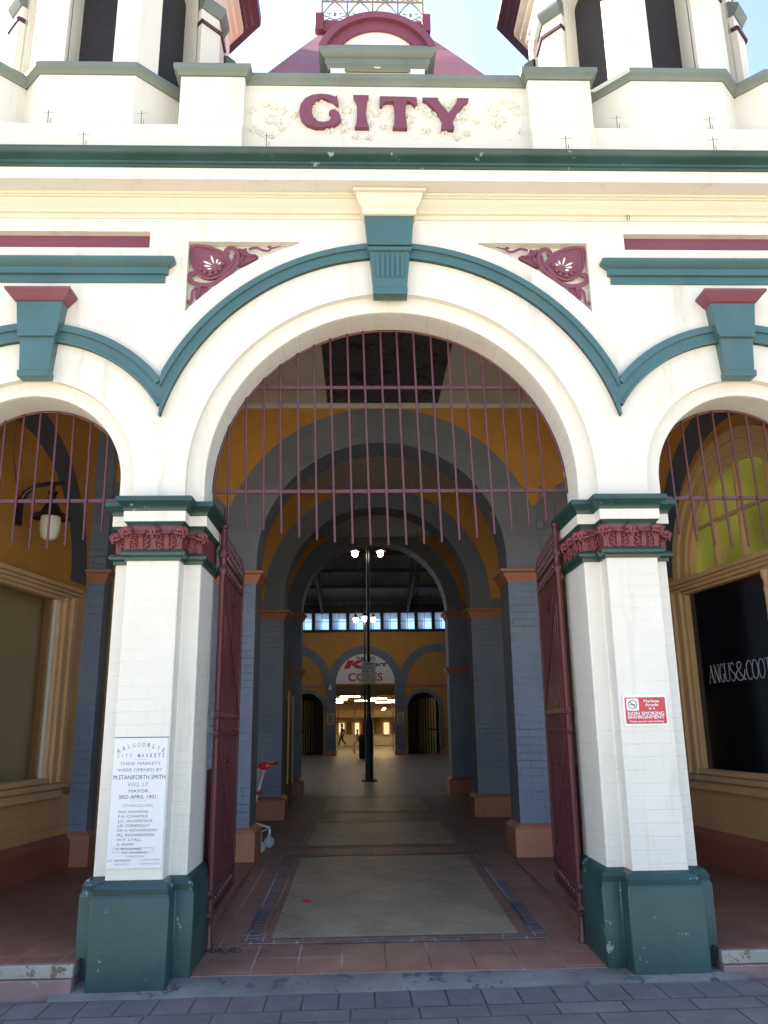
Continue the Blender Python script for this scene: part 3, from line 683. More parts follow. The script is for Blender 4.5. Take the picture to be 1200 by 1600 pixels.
# ------------------------------------------------------------------ street piers
def pier_path(xc, w=.315, p_=.19, pr=.16, yb=.60, e=0):
    return [(xc-w-e, yb), (xc-w-e, 0-e), (xc-p_-e, 0-e), (xc-p_-e, -pr-e), (xc+p_+e, -pr-e), (xc+p_+e, 0-e), (xc+w+e, 0-e), (xc+w+e, yb)]
def pier(xc, slp=0):
    P_ = empty('pier'); P_.parent = B
    pth = pier_path(xc)
    m_ = MB(); m_.pxy(pth, .55, 2.79); m_.build('shaft', 'cream_brick', P_, smooth=0, bevel=.012)
    # plinth
    m_ = MB(); m_.mould(pier_path(xc), [(-.05, -.1), (.063, -.1), (.063, .54), (.052, .565), (.055, .60), (.035, .63), (.0, .648), (-.05, .648)])
    pp = pier_path(xc, e=-.03); m_.pxy(pp, -.08, .60); m_.build('plinth', 'teal_dark', P_, smooth=25, bevel=.008)
    m_ = MB(); m_.mould(pth, [(-.05, 2.775), (.012, 2.775), (.016, 2.80), (.04, 2.812), (.046, 2.83), (.03, 2.85), (.0, 2.858), (-.05, 2.858)]); m_.build('necking', 'teal_dark', P_)
    m_ = MB(); m_.pxy(pier_path(xc, e=.004), 2.855, 3.035); 
    # carved leaves
    def knob(x, y, z, dx=0, dy=-1, k=1.0):
        tx, ty = -dy, dx
        m_.ball((x+dx*.016, y+dy*.016, z+.004), (.050*k, .050*k, .030*k), 14, 9)
        for j in range(7):
            a = -1.35+2.7*j/6
            m_.ball((x+dx*.040*math.cos(a*.8)+tx*.050*math.sin(a)*k, y+dy*.040*math.cos(a*.8)+ty*.050*math.sin(a)*k, z-.020-.012*math.cos(a)), (.015, .015, .013), 8, 6)
        for s2 in (-1, 1): m_.tube([(x+dx*.03+tx*s2*.012, y+dy*.03+ty*s2*.012, z+.024), (x+dx*.062+tx*s2*.018, y+dy*.062+ty*s2*.018, z-.004), (x+dx*.052+tx*s2*.008, y+dy*.052+ty*s2*.008, z-.040)], [.010, .013, .007], 7)
        m_.ball((x+dx*.050, y+dy*.050, z-.050), (.011, .011, .012), 8, 6)
    def stem(x, y, z0, z1, dx=0, dy=-1, lean=0, r=.009):
        tx, ty = -dy, dx
        m_.tube([(x+tx*lean*.5+dx*.002, y+ty*lean*.5+dy*.002, z0), (x+tx*lean*.6+dx*.008, y+ty*lean*.6+dy*.008, (z0+z1)/2), (x+tx*lean*1.6+dx*.018, y+ty*lean*1.6+dy*.018, z1)], [r, r*.9, r*.8], 7)
    def leafcup(x, y, dx=0, dy=-1, k=1.0):
        tx, ty = -dy, dx; z0 = 2.858
        pt = lambda u, v, o: (x+tx*u+dx*o, y+ty*u+dy*o, z0+v)
        for u in (-.012, .0, .012): m_.tube([pt(u, 0, .004), pt(u*.9, .05, .010), pt(u*.8, .09, .020), pt(u*.8, .108, .038)], [.009, .009, .008, .007], 7)
        m_.ball(pt(0, .116, .030), (.040*abs(tx)+.020*abs(dx)+.004, .040*abs(ty)+.020*abs(dy)+.004, .011), 12, 7)
        for s in (-1, 1):
            for (u, v, r) in ((.034, .012, .013), (.050, .030, .016), (.040, .050, .012), (.054, .066, .014), (.040, .084, .012), (.046, .102, .011)):
                m_.ball(pt(s*u*k, v, .012), (r, r, r*.85), 9, 7); m_.ball(pt(s*(u-.012)*k, v-.004, .016), (r*.5, r*.5, r*.5), 7, 5)
            m_.tube([pt(s*.078*k, 0, .002), pt(s*.084*k, .06, .008), pt(s*.070*k, .11, .014), pt(s*.03, .142, .012)], .0075, 6)
    f = -.164
    for u in (-.185, 0, .185):
        ddx = -.7 if u < 0 else (.7 if u > 0 else 0); ddy = -.7 if u else -1
        knob(xc+u, f+.0, 2.995, ddx, ddy)
        for l in (-.02, 0, .02): stem(xc+u, f, 2.86, 2.98, 0, -1, l)
    for u in (-.093, .093): leafcup(xc+u, f)
    for s in (-1, 1):
        knob(xc+s*.30, -.004, 2.985, s*.7, -.7)
        for l in (-.02, 0, .02): stem(xc+s*.295, -.004, 2.86, 2.97, 0, -1, l)
        leafcup(xc+s*.245, -.004, k=.6)
        if (s < 0) == (xc > 0) and xc > 0:      # inner return of the right pier keeps its carving
            for yy in (.12, .30, .48): leafcup(xc+s*.319, yy, s, 0)
            for yy in (.03, .21, .39, .55): knob(xc+s*.319, yy, 2.985, s, 0); stem(xc+s*.319, yy, 2.86, 2.97, s, 0)
    m_.build('capital', 'maroon_cap', P_, smooth=50)
    m_ = MB(); m_.mould(pth, [(-.05, 3.032), (.008, 3.032), (.014, 3.045), (.028, 3.062), (-.05, 3.062)]); m_.mould(pth, [(-.05, 3.141), (.035, 3.141), (.04, 3.16), (.055, 3.18), (.08, 3.20), (.085, 3.205), (.085, 3.238), (.07, 3.246), (-.05, 3.246)])
    m_.pxy(pier_path(xc, e=-.04), 3.1415, 3.244)
    m_.build('abacus', 'teal_dark', P_)
    m_ = MB(); m_.mould(pth, [(-.05, 3.0625), (.034, 3.0625), (.034, 3.1405), (-.05, 3.1405)]); m_.pxy(pier_path(xc, e=-.04), 3.063, 3.14); m_.build('frieze_band', 'cream', P_, bevel=.003)
    return P_
pier(-PX); pier(PX)
for s in (-1, 1): pier(s*3.795)

# ------------------------------------------------------------------ roofs and ceilings over the arcade
m_ = MB(); m_.box(-XE, XE, .335, .6, 5.62, 5.94); m_.box(-XE, -4.12, .335, .6, 0, 5.61); m_.box(4.12, XE, .335, .6, 0, 5.61); m_.build('backing_wall', 'slate_dark', B)
m_ = MB(); m_.box(-XE, XE, .6, 4.4, 6.5, 6.75); m_.build('flat_roof', 'steel_dark', B)
C1 = 5.60
m_ = MB()
for a, c in ((-4.4, -.66), (.76, 4.4)): m_.box(a, c, .338, 3.8, C1, C1+.018)
m_.build('ceiling', 'ceiling', B)
m_ = MB(); m_.box(-.66, .76, .338, 3.8, C1+.005, C1+.017); m_.build('ceiling_panel', 'ceiling_dark', B)
m_ = MB(); m_.mould([(-4.2, 3.8), (4.2, 3.8)], [(0, C1-.05), (.03, C1-.05), (.04, C1-.02), (.07, C1), (0, C1)]); m_.build('ceiling_mould', 'ceiling', B)
m_ = MB(); m_.box(-XE, XE, 4.4, 12.5, 6.1, 6.3); m_.box(-XE, -4.5, .6, 12.5, 0, 6.6); m_.box(4.5, XE, .6, 12.5, 0, 6.6); m_.build('shop_block', 'slate_dark', B)

# ------------------------------------------------------------------ inner arches (A, B, C)
def inner_arch(y0, y1, half, cx0, zs, ztop, ringr, bandz, sides=None, xend=4.4, ceil=None, base_h=.33, low=None):
    W = empty('inner_arcade', (cx0, 0, 0)); W.parent = B
    ar = [(0, half, zs)]
    if sides: ar += [(sides[0], sides[1], zs), (-sides[0], sides[1], zs)]
    xs = {-xend, xend}
    for cx, r, _ in ar: xs |= set(round(cx-r*math.cos(PI*i/40), 6) for i in range(41))
    def fn(x):
        for cx, r, cz in ar:
            if abs(x-cx) < r: return [(cz+math.sqrt(r*r-(x-cx)**2), ztop)]
        return [(FLOOR-.05, ztop)]
    MB().slab(sorted(xs), fn, y0, y1).build('wall', 'slate_arch', W, smooth=30)
    # ochre spandrels with the slate arch rings left between them (flush paint, modelled 4 mm proud)
    def sp(x):
        lo = bandz+.2
        if abs(x) < ringr: lo = max(lo, zs+math.sqrt(ringr**2-x*x))
        if sides:
            d = abs(abs(x)-sides[0])
            if d < sides[2]: lo = max(lo, zs+math.sqrt(sides[2]**2-d*d))
        return [(min(lo, ztop-.001), ztop)]
    o_ = MB().slab(arange(-xend, xend, 220), sp, y0-.006, y0+.004); o_.build('spandrel_paint', 'ochre', W, smooth=0)
    m_ = MB(); ends = []
    if sides: piers = [(half, sides[0]-sides[1]), (-(sides[0]-sides[1]), -half)]
    else: piers = [(half, half+.75), (-half-.75, -half)]
    for a, c in piers:
        pb = MB(); pb.mould([(a, y1), (a, y0-.0), (c, y0-.0), (c, y1)], [(-.02, FLOOR-.03), (.075, FLOOR-.03), (.075, FLOOR+base_h-.04), (.06, FLOOR+base_h-.02), (.0, FLOOR+base_h+.02), (-.02, FLOOR+base_h+.02)])
        pb.build('pier_base', 'terracotta', W, bevel=.006)
        cb = MB(); cb.mould([(a, y1), (a, y0), (c, y0), (c, y1)], [(-.02, bandz-.13), (.012, bandz-.13), (.02, bandz-.10), (.045, bandz-.07), (.06, bandz-.03), (.095, bandz-.015), (.095, bandz+.015), (-.02, bandz+.015)])
        cb.build('impost_band', 'terracotta', W)
        if low:
            cb = MB(); cb.mould([(a, y1), (a, y0), (c, y0), (c, y1)], [(-.02, low-.13), (.02, low-.12), (.05, low-.06), (.075, low-.02), (.075, low), (-.02, low)]); cb.build('impost_band', 'terracotta', W)
        sm = MB(); sm.box(a+.002 if a > 0 else a-.004, c+.004 if a > 0 else c-.002, y0-.004, y0+.02, FLOOR+.2, bandz-.10); sm.build('pier_face', 'slate_brick', W)
    return W
inner_arch(3.80, 4.35, 1.53, .02, 3.56, 5.75, 2.0, 3.42, sides=(2.80, .62, 1.12))
inner_arch(7.95, 8.5, 1.60, .05, 3.76, 6.05, 1.95, 3.52, xend=4.4)
m_ = MB(); m_.box(-4.4, 4.4, 4.35, 7.95, 5.66, 5.78); m_.box(-4.4, 4.4, 8.5, 12.5, 5.86, 5.98); m_.build('ceiling', 'ceiling', B)
inner_arch(12.5, 13.1, 1.66, .07, 4.12, 6.6, 2.0, 4.10, low=2.86, xend=4.4)
for s in (-1, 1): MB().box(*sorted((s*4.38, s*4.5)), 4.3, 8.0, .1, 5.9).build('passage_wall', 'ochre_soft', B); MB().box(*sorted((s*2.35, s*2.5)), 8.5, 12.5, .1, 6.1).build('passage_wall', 'slate_brick', B)
# corner piers where the shopfront walls meet arcade A
for s in (-1, 1):
    a, c = sorted((s*3.28, s*3.62)); m_ = MB(); m_.box(a, c, 3.66, 3.80, FLOOR, 5.6); cp = m_.build('corner_pier', 'slate_brick', B, bevel=.006)
    m_ = MB(); m_.mould([(a, 3.8), (a, 3.66), (c, 3.66), (c, 3.8)], [(-.02, 3.29), (.012, 3.29), (.02, 3.32), (.045, 3.35), (.06, 3.39), (.09, 3.405), (.09, 3.435), (-.02, 3.435)]); m_.build('impost_band', 'terracotta', cp)
    m_ = MB(); m_.mould([(a, 3.8), (a, 3.66), (c, 3.66), (c, 3.8)], [(-.02, FLOOR-.02), (.06, FLOOR-.02), (.06, .48), (.0, .53), (-.02, .53)]); m_.build('pier_base', 'terracotta', cp)
for s in (-1, 1): MB().box(*sorted((s*3.16, s*3.42)), 4.36, 7.9, .1, 5.7).build('passage_wall', 'ochre_soft', B)

# ------------------------------------------------------------------ shopfronts in the side bays (built along local y, then turned)
def shop_tr(s):
    # local: u along wall (=Y), w towards the passage, z
    if s < 0: a, k = 4.0, .14
    else: a, k = 3.80, .12
    L_ = math.hypot(1, k)
    def f(q):   # q = (w, u, z)
        X = a-k*q.y; nx, ny = -1/L_, -k/L_      # towards the passage for the right side
        return Vector((s*(X+q.x*nx), q.y+q.x*ny, q.z))
    return f
def shopfront(s):
    f = shop_tr(s)
    nm = 'shopfront'
    S_ = empty(nm, (s*3.7, 2.0, FLOOR), 'cream-tan framed shopfront with empty window backed by an added beige board under a blank ochre wall' if s < 0 else 'tan framed shopfront with black window, silver lettering and arched olive fanlight', 'shopfront')
    S_.location = (0, 0, 0)
    zt, zb = 3.0, 1.12; u0, u1 = .72, 3.10
    # masonry
    m_ = MB(); m_.box(-.25, 0, .6, 3.9, .5, zb-.12); m_.box(-.25, 0, u1+.10, 3.9, zb-.2, 3.2); m_.box(-.25, 0, .6, u0-.10, zb-.2, 3.2); m_.xf(f); m_.build('stall_riser', 'ochre_soft', S_)
    m_ = MB()
    cu, R1, zs = 1.9, 1.22, 3.17
    xs_ = sorted(set([.6, 3.9, cu-R1, cu+R1]+[cu-R1*math.cos(PI*i/40) for i in range(41)]))
    w_ = MB()
    if s < 0: w_.slab([.6, 3.9], lambda x: [(3.16, 5.6)], -.25, 0)
    else: w_.slab(xs_, lambda x: [((zs+math.sqrt(max(0, R1*R1-(x-cu)**2))) if abs(x-cu) < R1 else 3.16, 5.6)], -.25, 0)
    # slab lies in XZ with y = depth; swap to (w=y, u=x)
    w_.xf(lambda q: Vector((q.y, q.x, q.z))); w_.xf(f); w_.build('wall', 'ochre', S_, smooth=0)
    m_ = MB(); m_.arc(cu, 3.30, 1.36, 1.72, 0, .006, n=48, xmax=3.88, xmin=.55, a0=-2, a1=180) ; m_.xf(lambda q: f(Vector((q.y, q.x, q.z)))); m_.build('arch_ring', 'slate_dark', S_)
    m_ = MB(); m_.box(-.2, .075, .6, 3.66, .12, .44); m_.hexa([(-.2, .6, .44), (.075, .6, .44), (.075, 3.66, .44), (-.2, 3.66, .44)], [(-.2, .6, .51), (.01, .6, .51), (.01, 3.66, .51), (-.2, 3.66, .51)]); m_.xf(f); m_.build('skirting', 'plinth_red', S_)
    # sill
    m_ = MB(); m_.box(-.15, .07, .6, 3.46, .995, 1.055); m_.box(-.15, .045, .6, 3.42, .90, .996); m_.box(-.15, .02, u0-.1, u1+.1, 1.055, zb); m_.xf(f); m_.build('sill', 'ochre_wood', S_, bevel=.015)
    # frame uprights and head
    fr = MB()
    for a, c, d in ((u1, u1+.06, .0), (u1+.06, u1+.13, .035), (u1+.13, u1+.20, .015), (u1+.20, u1+.29, .05)):
        fr.box(-.12, d, a, c, zb-.06, zt+.06); 
        fr.box(-.12, d, 2*cu-c, 2*cu-a, zb-.06, zt+.06)
    for z0, z1, d in ((zt, zt+.035, .01), (zt+.035, zt+.075, .04), (zt+.075, zt+.11, .065), (zt+.11, zt+.16, .095)): fr.box(-.12, d, .62, u1+.32, z0, z1)
    fr.xf(f); fr.build('frame', 'ochre_wood', S_, bevel=.008)
    # slim turned column dividing the window
    cl = MB(); cu2 = 1.58 if s > 0 else 1.78
    cl.lathe([(.045, zb), (.045, zb+.08), (.03, zb+.1), (.028, zt-.22), (.034, zt-.2), (.034, zt-.17), (.028, zt-.16), (.03, zt-.1), (.045, zt-.06), (.05, zt)], (0.0, cu2, 0), 16); cl.xf(f); cl.build('mullion', 'ochre_wood', S_)
    pn = MB(); pn.box(-.07, -.06, u0-.05, u1+.02, zb-.02, zt+.02); pn.xf(f)
    pn.build('pane', 'glass_shop' if s < 0 else 'black_gloss', S_, smooth=0)
    if s < 0:
        gp = MB(); gp.box(-.068, -.03, u1-.04, u1+.0, zb, zt); gp.xf(f); gp.build('glazing_strip', 'mall_white', S_)
        rm = MB(); rm.box(-.34, -.30, .5, 3.9, .2, 3.4); rm.xf(f); rm.build('pane_backing', 'room_beige', S_)  # added board; its beige stands for blinds and street light reflected in the pane
        rm = MB(); rm.box(-1.3, -.12, .5, 3.9, .9, 1.0); rm.box(-1.3, -.12, 3.3, 3.4, 1.0, 3.2); rm.xf(f); rm.build('display_ledge', 'room_beige', S_)
        rm = MB(); rm.tube([(-.055, 2.0, 1.62), (-.055, 2.01, 1.75)], .006); rm.xf(f); rm.build('window_catch', 'steel_dark', S_)
    else:
        # arched fanlight
        fa = MB()
        for r0, r1, d in ((1.02, 1.08, .0), (1.08, 1.15, .03), (1.15, 1.22, .015), (1.22, 1.33, .05)): fa.arc(cu, zs, r0, r1, -.12, d, n=40)
        fa.box(cu-.018, cu+.018, -.08, -.01, zs, zs+1.03); fa.box(cu-.52, cu-.485, -.08, -.01, zs, zs+.9); fa.box(cu+.485, cu+.52, -.08, -.01, zs, zs+.9); fa.box(cu-1.0, cu+1.0, -.08, -.012, zs+.50, zs+.53)
        fa.xf(lambda q: f(Vector((q.y, q.x, q.z)))); fa.build('fanlight_frame', 'ochre_wood', S_, smooth=30)
        pg = MB(); pg.arc(cu, zs, .01, 1.05, -.09, -.075, n=40); pg.xf(lambda q: f(Vector((q.y, q.x, q.z)))); pg.build('fanlight_pane', 'fanlight_glass', S_, smooth=0)
        # condensed serif lettering drawn with thick and thin strokes; text runs towards the street
        lt = MB(); H = .185
        def st(pts, w=.010): lt.tube([(-.052, 2.86-q[0]*1.0, 2.005+q[1]*H) for q in pts], w/2, 5, flat=(1, 0, 0))
        x = 0; W_ = .085
        def ell(x, w, a0, a1, n=16, y0=0, y1=1): return [(x+w/2+w/2*math.cos(R_(a0+(a1-a0)*i/n)), (y0+y1)/2+(y1-y0)/2*math.sin(R_(a0+(a1-a0)*i/n))) for i in range(n+1)]
        def serif(x, z, w=.03): st([(x-w/2, z), (x+w/2, z)], .006)
        st([(0, 0), (.045, 1)], .006); st([(.045, 1), (.085, 0)], .016); st([(.018, .35), (.068, .35)], .006); serif(0, 0); serif(.085, 0, .036)
        x = .115; st([(x, 0), (x, 1)], .006); st([(x, 1), (x+.075, 0)], .016); st([(x+.075, 0), (x+.075, 1)], .006); serif(x, 0); serif(x+.075, 1); serif(x-.005, 1, .02)
        x = .215; st(ell(x, .09, 60, 300), .013); st([(x+.075, .07), (x+.075, .42)], .012); serif(x+.072, .42, .04); st([(x+.07, .92), (x+.075, .72)], .006)
        x = .315; st([(x, 1), (x, .25)]+ell(x, .075, 180, 360, 8, 0, .5)+[(x+.075, .25), (x+.075, 1)], .010); serif(x, 1); serif(x+.075, 1)
        x = .415; st([(x+.065, .85)]+ell(x, .07, 40, 200, 8, .5, 1)+[(x+.035, .5)]+ell(x, .075, 30, -150, 8, 0, .5), .012)
        x = .50; st([(x+.17*a, c) for a, c in ((1.0,.55),(.93,.3),(.80,.1),(.55,0),(.25,.03),(.05,.2),(.05,.38),(.25,.52),(.55,.66),(.68,.82),(.58,.97),(.40,1.0),(.24,.9),(.24,.72),(.45,.45),(.75,.16),(1.05,.0))], .014)
        x = .70; st(ell(x, .10, 50, 310), .013); st([(x+.085, .95), (x+.088, .7)], .006)
        for x in (.80, .905): st(ell(x, .095, 0, 360, 20), .012)
        x = 1.01; st([(x+.045, 0), (x+.045, 1)], .013); st([(x, 1), (x+.09, 1)], .007); serif(x+.045, 0, .05); st([(x, 1), (x, .82)], .006); st([(x+.09, 1), (x+.09, .82)], .006)
        x = 1.115; st([(x+.01, 0), (x+.01, 1)], .013); st([(x, 1), (x+.075, 1), (x+.075, .85)], .007); st([(x, 0), (x+.075, 0), (x+.075, .15)], .007); st([(x, .5), (x+.055, .5)], .007)
        lt.xf(f); lt.build('lettering', 'letter_silver', S_)
    return S_
shopfront(-1); shopfront(1)

# ------------------------------------------------------------------ wall lamp, left bay
def bell_lamp(mb_iron, c, k=1.0):
    mb_iron.lathe([(.02*k, .30*k), (.03*k, .28*k), (.05*k, .27*k), (.05*k, .245*k), (.035*k, .23*k), (.035*k, .20*k), (.055*k, .17*k), (.07*k, .12*k), (.095*k, .07*k), (.13*k, .03*k), (.20*k, -.005*k), (.205*k, -.02*k), (.19*k, -.012*k), (.10*k, .02*k), (.01, .03*k)], c, 28)
W1 = empty('wall_lamp', (0, 0, 0), 'black bracket lamp with bell shade and white glass on the ochre wall of left bay', 'lamp')
lx, ly, lz = -3.36, 2.05, 3.66
m_ = MB(); m_.tube([(-3.70, ly, 3.62), (-3.70, ly, 3.86)], .03); m_.box(-3.74, -3.66, ly-.04, ly+.04, 3.60, 3.88)
m_.tube([(-3.70, ly, 3.80), (-3.64, ly, 3.93), (-3.54, ly, 4.01), (-3.42, ly, 4.03), (lx-.05, ly, 4.03), (lx+.12, ly, 4.03)], [.028, .026, .024, .022, .022, .016]); m_.tube([(lx, ly, 4.03), (lx, ly, 3.95)], .02)
m_.build('bracket', 'black_iron', W1)
m_ = MB(); bell_lamp(m_, (lx, ly, lz+.03), .95); m_.build('lamp_shade', 'black_iron', W1)
m_ = MB(); m_.lathe([(.095, .02), (.10, -.05), (.094, -.12), (.078, -.185), (.045, -.215), (.005, -.22)], (lx, ly, lz), 24); m_.build('glass_globe', 'globe_off', W1)

cd_ = MB(); cd_.tube([(1.98, 3.78, 3.45), (1.98, 3.78, 4.2), (2.02, 3.78, 4.5)], .012, 6); cd_.box(1.94, 2.02, 3.755, 3.79, 3.95, 4.05); cd_.build('conduit', 'slate_brick', B)
cd_ = MB(); cd_.tube([(-3.80, 1.5, 4.05), (-3.76, 1.75, 4.6), (-3.74, 1.9, 5.6)], .010, 6); cd_.tube([(-3.70, 2.05, 3.86), (-3.74, 1.9, 4.3), (-3.74, 1.9, 5.6)], .008, 6); cd_.build('lamp_cable', 'black_iron', B)
# ------------------------------------------------------------------ iron grilles in the arches
def grille(cx, r, zbars, xb, bot, lean, label, zc=CZ):
    G = empty('arch_grille', (cx, .30, zbars[-1]), label, 'iron grille', 'iron grilles in the street arches')
    def add(mb, nm): mb.xf(lambda q: q-Vector((cx, .30, zbars[-1]))); return mb.build(nm, 'maroon_iron', G)
    a0 = -math.degrees(math.asin((zc-zbars[-1]+.02)/r)) if zbars[-1] < zc else math.degrees(math.asin((zbars[-1]-zc)/r))
    m_ = MB(); m_.tube([(cx+(r-.012)*math.cos(R_(a)), .30, zc+(r-.012)*math.sin(R_(a))) for a in arange(a0, 180-a0, 48)], .011, 8)
    m_.tube([(cx+s*(r-.01), .30, zz) for s in (1,) for zz in (zbars[-1]-.02, zbars[-1]+.1)], .012); add(m_, 'arch_bar')
    for z in zbars:
        hw = math.sqrt(max(0, (r-.01)**2-(z-zc)**2)); m_ = MB(); m_.box(cx-hw, cx+hw, .292, .308, z-.014, z+.014); add(m_, 'cross_bar')
    for i, x in enumerate(xb):
        if abs(x) > r-.03: continue
        zt = zc+math.sqrt((r-.012)**2-x*x)
        j = random.uniform(-.006, .006); m_ = MB(); zb = bot(x)
        m_.tube([(cx+x-lean*(zt-zb)+j, .285, zt), (cx+x+j*.3, .285+random.uniform(-.004, .004), (zt+zb)/2), (cx+x, .285, zb)] if False else [(cx+x-lean*(zt-zb)+j, .285, zt), (cx+x, .285, zb)], .0095, 7)
        m_.ball((cx+x, .285, zb), .0105, 7, 5); add(m_, 'upright_bar')
    return G
grille(0, 1.43, (4.32, 3.425), [-.027+.1405*(i-9) for i in range(19)], lambda x: 2.985+.125*x*x, .024, 'wide maroon iron grille hanging in the tall central arch')
grille(-SX, .70, (3.355,), [-.60+.137*i for i in range(10)], lambda x: 2.97+.55*x*x, .01, 'small maroon iron grille in left side arch, in front of the bracket lamp')
grille(SX, .70, (3.355,), [-.61+.137*i for i in range(10)], lambda x: 2.95+.5*x*x, .02, 'small maroon iron grille in right side arch, in front of the olive fanlight')

# ------------------------------------------------------------------ gates
def gate(s):
    G = empty('iron_gate', (s*1.355, .50, ramp_z(.5)+.004), 'maroon iron gate leaf folded open against the left pier, beside the trolley' if s < 0 else 'maroon iron gate leaf folded open beside the non smoking pier', 'gate', 'tall iron gate leaves')
    z0 = ramp_z(.5); LEN = 1.32
    def fin(mb, nm): mb.xf(lambda q: q-Vector((0, 0, z0))); return mb.build(nm, 'maroon_iron', G)
    m_ = MB(); m_.lathe([(.034, z0), (.034, z0+.03), (.022, z0+.05), (.022, .24), (.032, .25), (.032, .29), (.024, .30), (.024, 2.78), (.038, 2.80), (.038, 2.84), (.028, 2.86), (.028, 2.93), (.04, 2.95), (.04, 2.98), (.026, 3.0), (.026, 3.16), (.036, 3.17), (.036, 3.19), (.02, 3.2), (.012, 3.26), (.003, 3.36)], (0, 0, 0), 14); fin(m_, 'hinge_post')
    m_ = MB(); m_.box(-.018, .018, LEN-.03, LEN, .27, 3.02); m_.lathe([(.02, 3.02), (.026, 3.05), (.015, 3.08), (.002, 3.17)], (0, LEN-.015, 0), 8); fin(m_, 'stile')
    for z in (.285, .43, 1.555, 1.70, 2.83, 2.95):
        m_ = MB(); m_.box(-.016, .016, .02, LEN-.01, z-.018, z+.018); m_.tube([(-.02, 0, z+.0), (.02, 0, z)], .04, 10)
        fin(m_, 'rail')
    n = 10
    for i in range(1, n):
        y = LEN*i/n
        m_ = MB(); m_.tube([(0, y, .285), (0, y, 3.02)], .010, 7)
        m_.lathe([(.010, 3.0), (.020, 3.02), (.022, 3.045), (.010, 3.065), (.018, 3.085), (.002, 3.17)], (0, y, 0), 8)
        m_.ball((0, y, 2.89), (.018, .018, .03), 8, 6); m_.ball((0, y, .355), (.016, .016, .028), 8, 6); fin(m_, 'upright_bar')
    pk = MB()
    for i in range(n):
        y0, y1 = LEN*i/n+.042, LEN*(i+1)/n-.042
        for zb, zt in ((.445, 1.49), (1.715, 2.74)):
            u = (i+.5)/n; zz = zt-(zt-zb)*u
            pk.hexa([(-.006, y0, zb), (.006, y0, zb), (.006, y1, zb), (-.006, y1, zb)], [(-.006, y0, zz+.05), (.006, y0, zz+.05), (.006, y1, zz-.0), (-.006, y1, zz-.0)])
    fin(pk, 'stepped_panel')
    m_ = MB()
    for zb, zt in ((.445, 1.50), (1.715, 2.77)): m_.tube([(0, .03, zt), (0, LEN-.03, zb)], .012, 6)
    fin(m_, 'brace')
    for z in (1.30, 2.60):
        m_ = MB()
        for a in (0, 90, 180, 270):
            y = LEN*.5+.05*math.cos(R_(a)); zz = z+.05*math.sin(R_(a)); m_.ball((-s*.016, y, zz), (.012, .022, .022), 8, 6)
        m_.ball((-s*.02, LEN*.5, z), (.014, .016, .016), 8, 6)
        fin(m_, 'rosette')
    G.rotation_euler[2] = R_(1.5) if s < 0 else R_(-5.5)
    return G
gate(-1); gate(1)
# low railings dividing the passage from the side bays
for s in (-1, 1):
    G = empty('railing', (s*1.50, .62, FLOOR), ('low maroon picket railing behind the left gate' if s < 0 else 'low maroon picket railing behind the right gate'), 'railing', 'low picket railings')
    for z in (.08, 1.08): MB().box(-.015, .015, 0, 1.12, z, z+.03).build('rail', 'maroon_iron', G)
    for i in range(9):
        MB().box(-.009, .009, .06+i*.12, .08+i*.12, .11, 1.08).build('picket', 'maroon_iron', G, smooth=0)
# chain on the left hinge post
m_ = MB()
for i in range(7):
    cx, cy = .03*i, .02*math.sin(i*1.7); a = i*1.1
    m_.tube([(cx+.022*math.cos(t)*math.cos(a), cy+.022*math.cos(t)*math.sin(a), .014+.010*math.sin(t)) for t in arange(0, 2*PI, 10)[:-1]], .004, 5, closed=True)
c_ = m_.build('chain', 'steel_dark'); c_.location = (-1.31, .44, ramp_z(.44)+.002); tag(c_, 'short rusty chain lying at the foot of the left gate post', 'chain')

# ------------------------------------------------------------------ plaque
PL = empty('stone_plaque', (-1.745, -.163, .72), 'pale marble plaque with faded lettering set in the left pier', 'plaque')
m_ = MB(); m_.box(-.182, .178, -.006, .01, 0, .825); m_.build('slab', 'plaque', PL, smooth=0)
m_ = MB(); m_.box(-.185, .18, -.007, .012, .825, .831); m_.build('top_joint', 'ink_mid', PL, smooth=0)
lines = [('THESE MARKETS', .648, .021, .27, 'ink_mid'), ('WERE OPENED BY', .607, .021, .30, 'ink_mid'), ('M.STANIFORTH SMITH', .556, .030, .345, 'ink'), ('ESQ. J.P.', .513, .025, .14, 'ink_faint'), ('MAYOR', .472, .021, .13, 'ink'), ('3RD APRIL 1901.', .433, .025, .26, 'ink'),
         ('COUNCILLORS.', .380, .021, .21, 'ink_faint')]
names = [('N.H. HAWKINS', 'ink_mid'), ('F.A. CHAPPLE', 'ink_mid'), ('J.C. ALDERDICE', 'ink_mid'), ('J.D. CONNOLLY', 'ink'), ('DR A. RICHARDSON', 'ink_mid'), ('M.J. RICHARDSON', 'ink'), ('W.P. LYALL', 'ink_mid'), ('A. SHAW', 'ink_mid'), ('H. WOODMAN', 'ink')]
acc = {}
def put(txt, x, z, size, width, mat, align='CENTER'):
    mb = text_mb(txt, size*1.35, align=align); xs_ = [q[0] for q in mb.v]; wd = max(xs_)-min(xs_)
    k = width/wd; x0 = (max(xs_)+min(xs_))/2 if align == 'CENTER' else min(xs_)
    mb.xf(lambda q: Vector(((q.x-x0)*k+x, -.0068, q.z+z))); acc.setdefault(mat, MB()).join(mb)
for tx, z, sz, wd, mt in lines: put(tx, 0, z, sz, wd, mt)
for i, (tx, mt) in enumerate(names): put(tx, -.125, .343-.029*i, .017, .0175*len(tx)*.93, mt, 'LEFT')
put('E.E. HAWKINS', .0, .090, .014, .16, 'ink_mid'); put('TOWN CLERK', .0, .068, .012, .13, 'ink_faint')
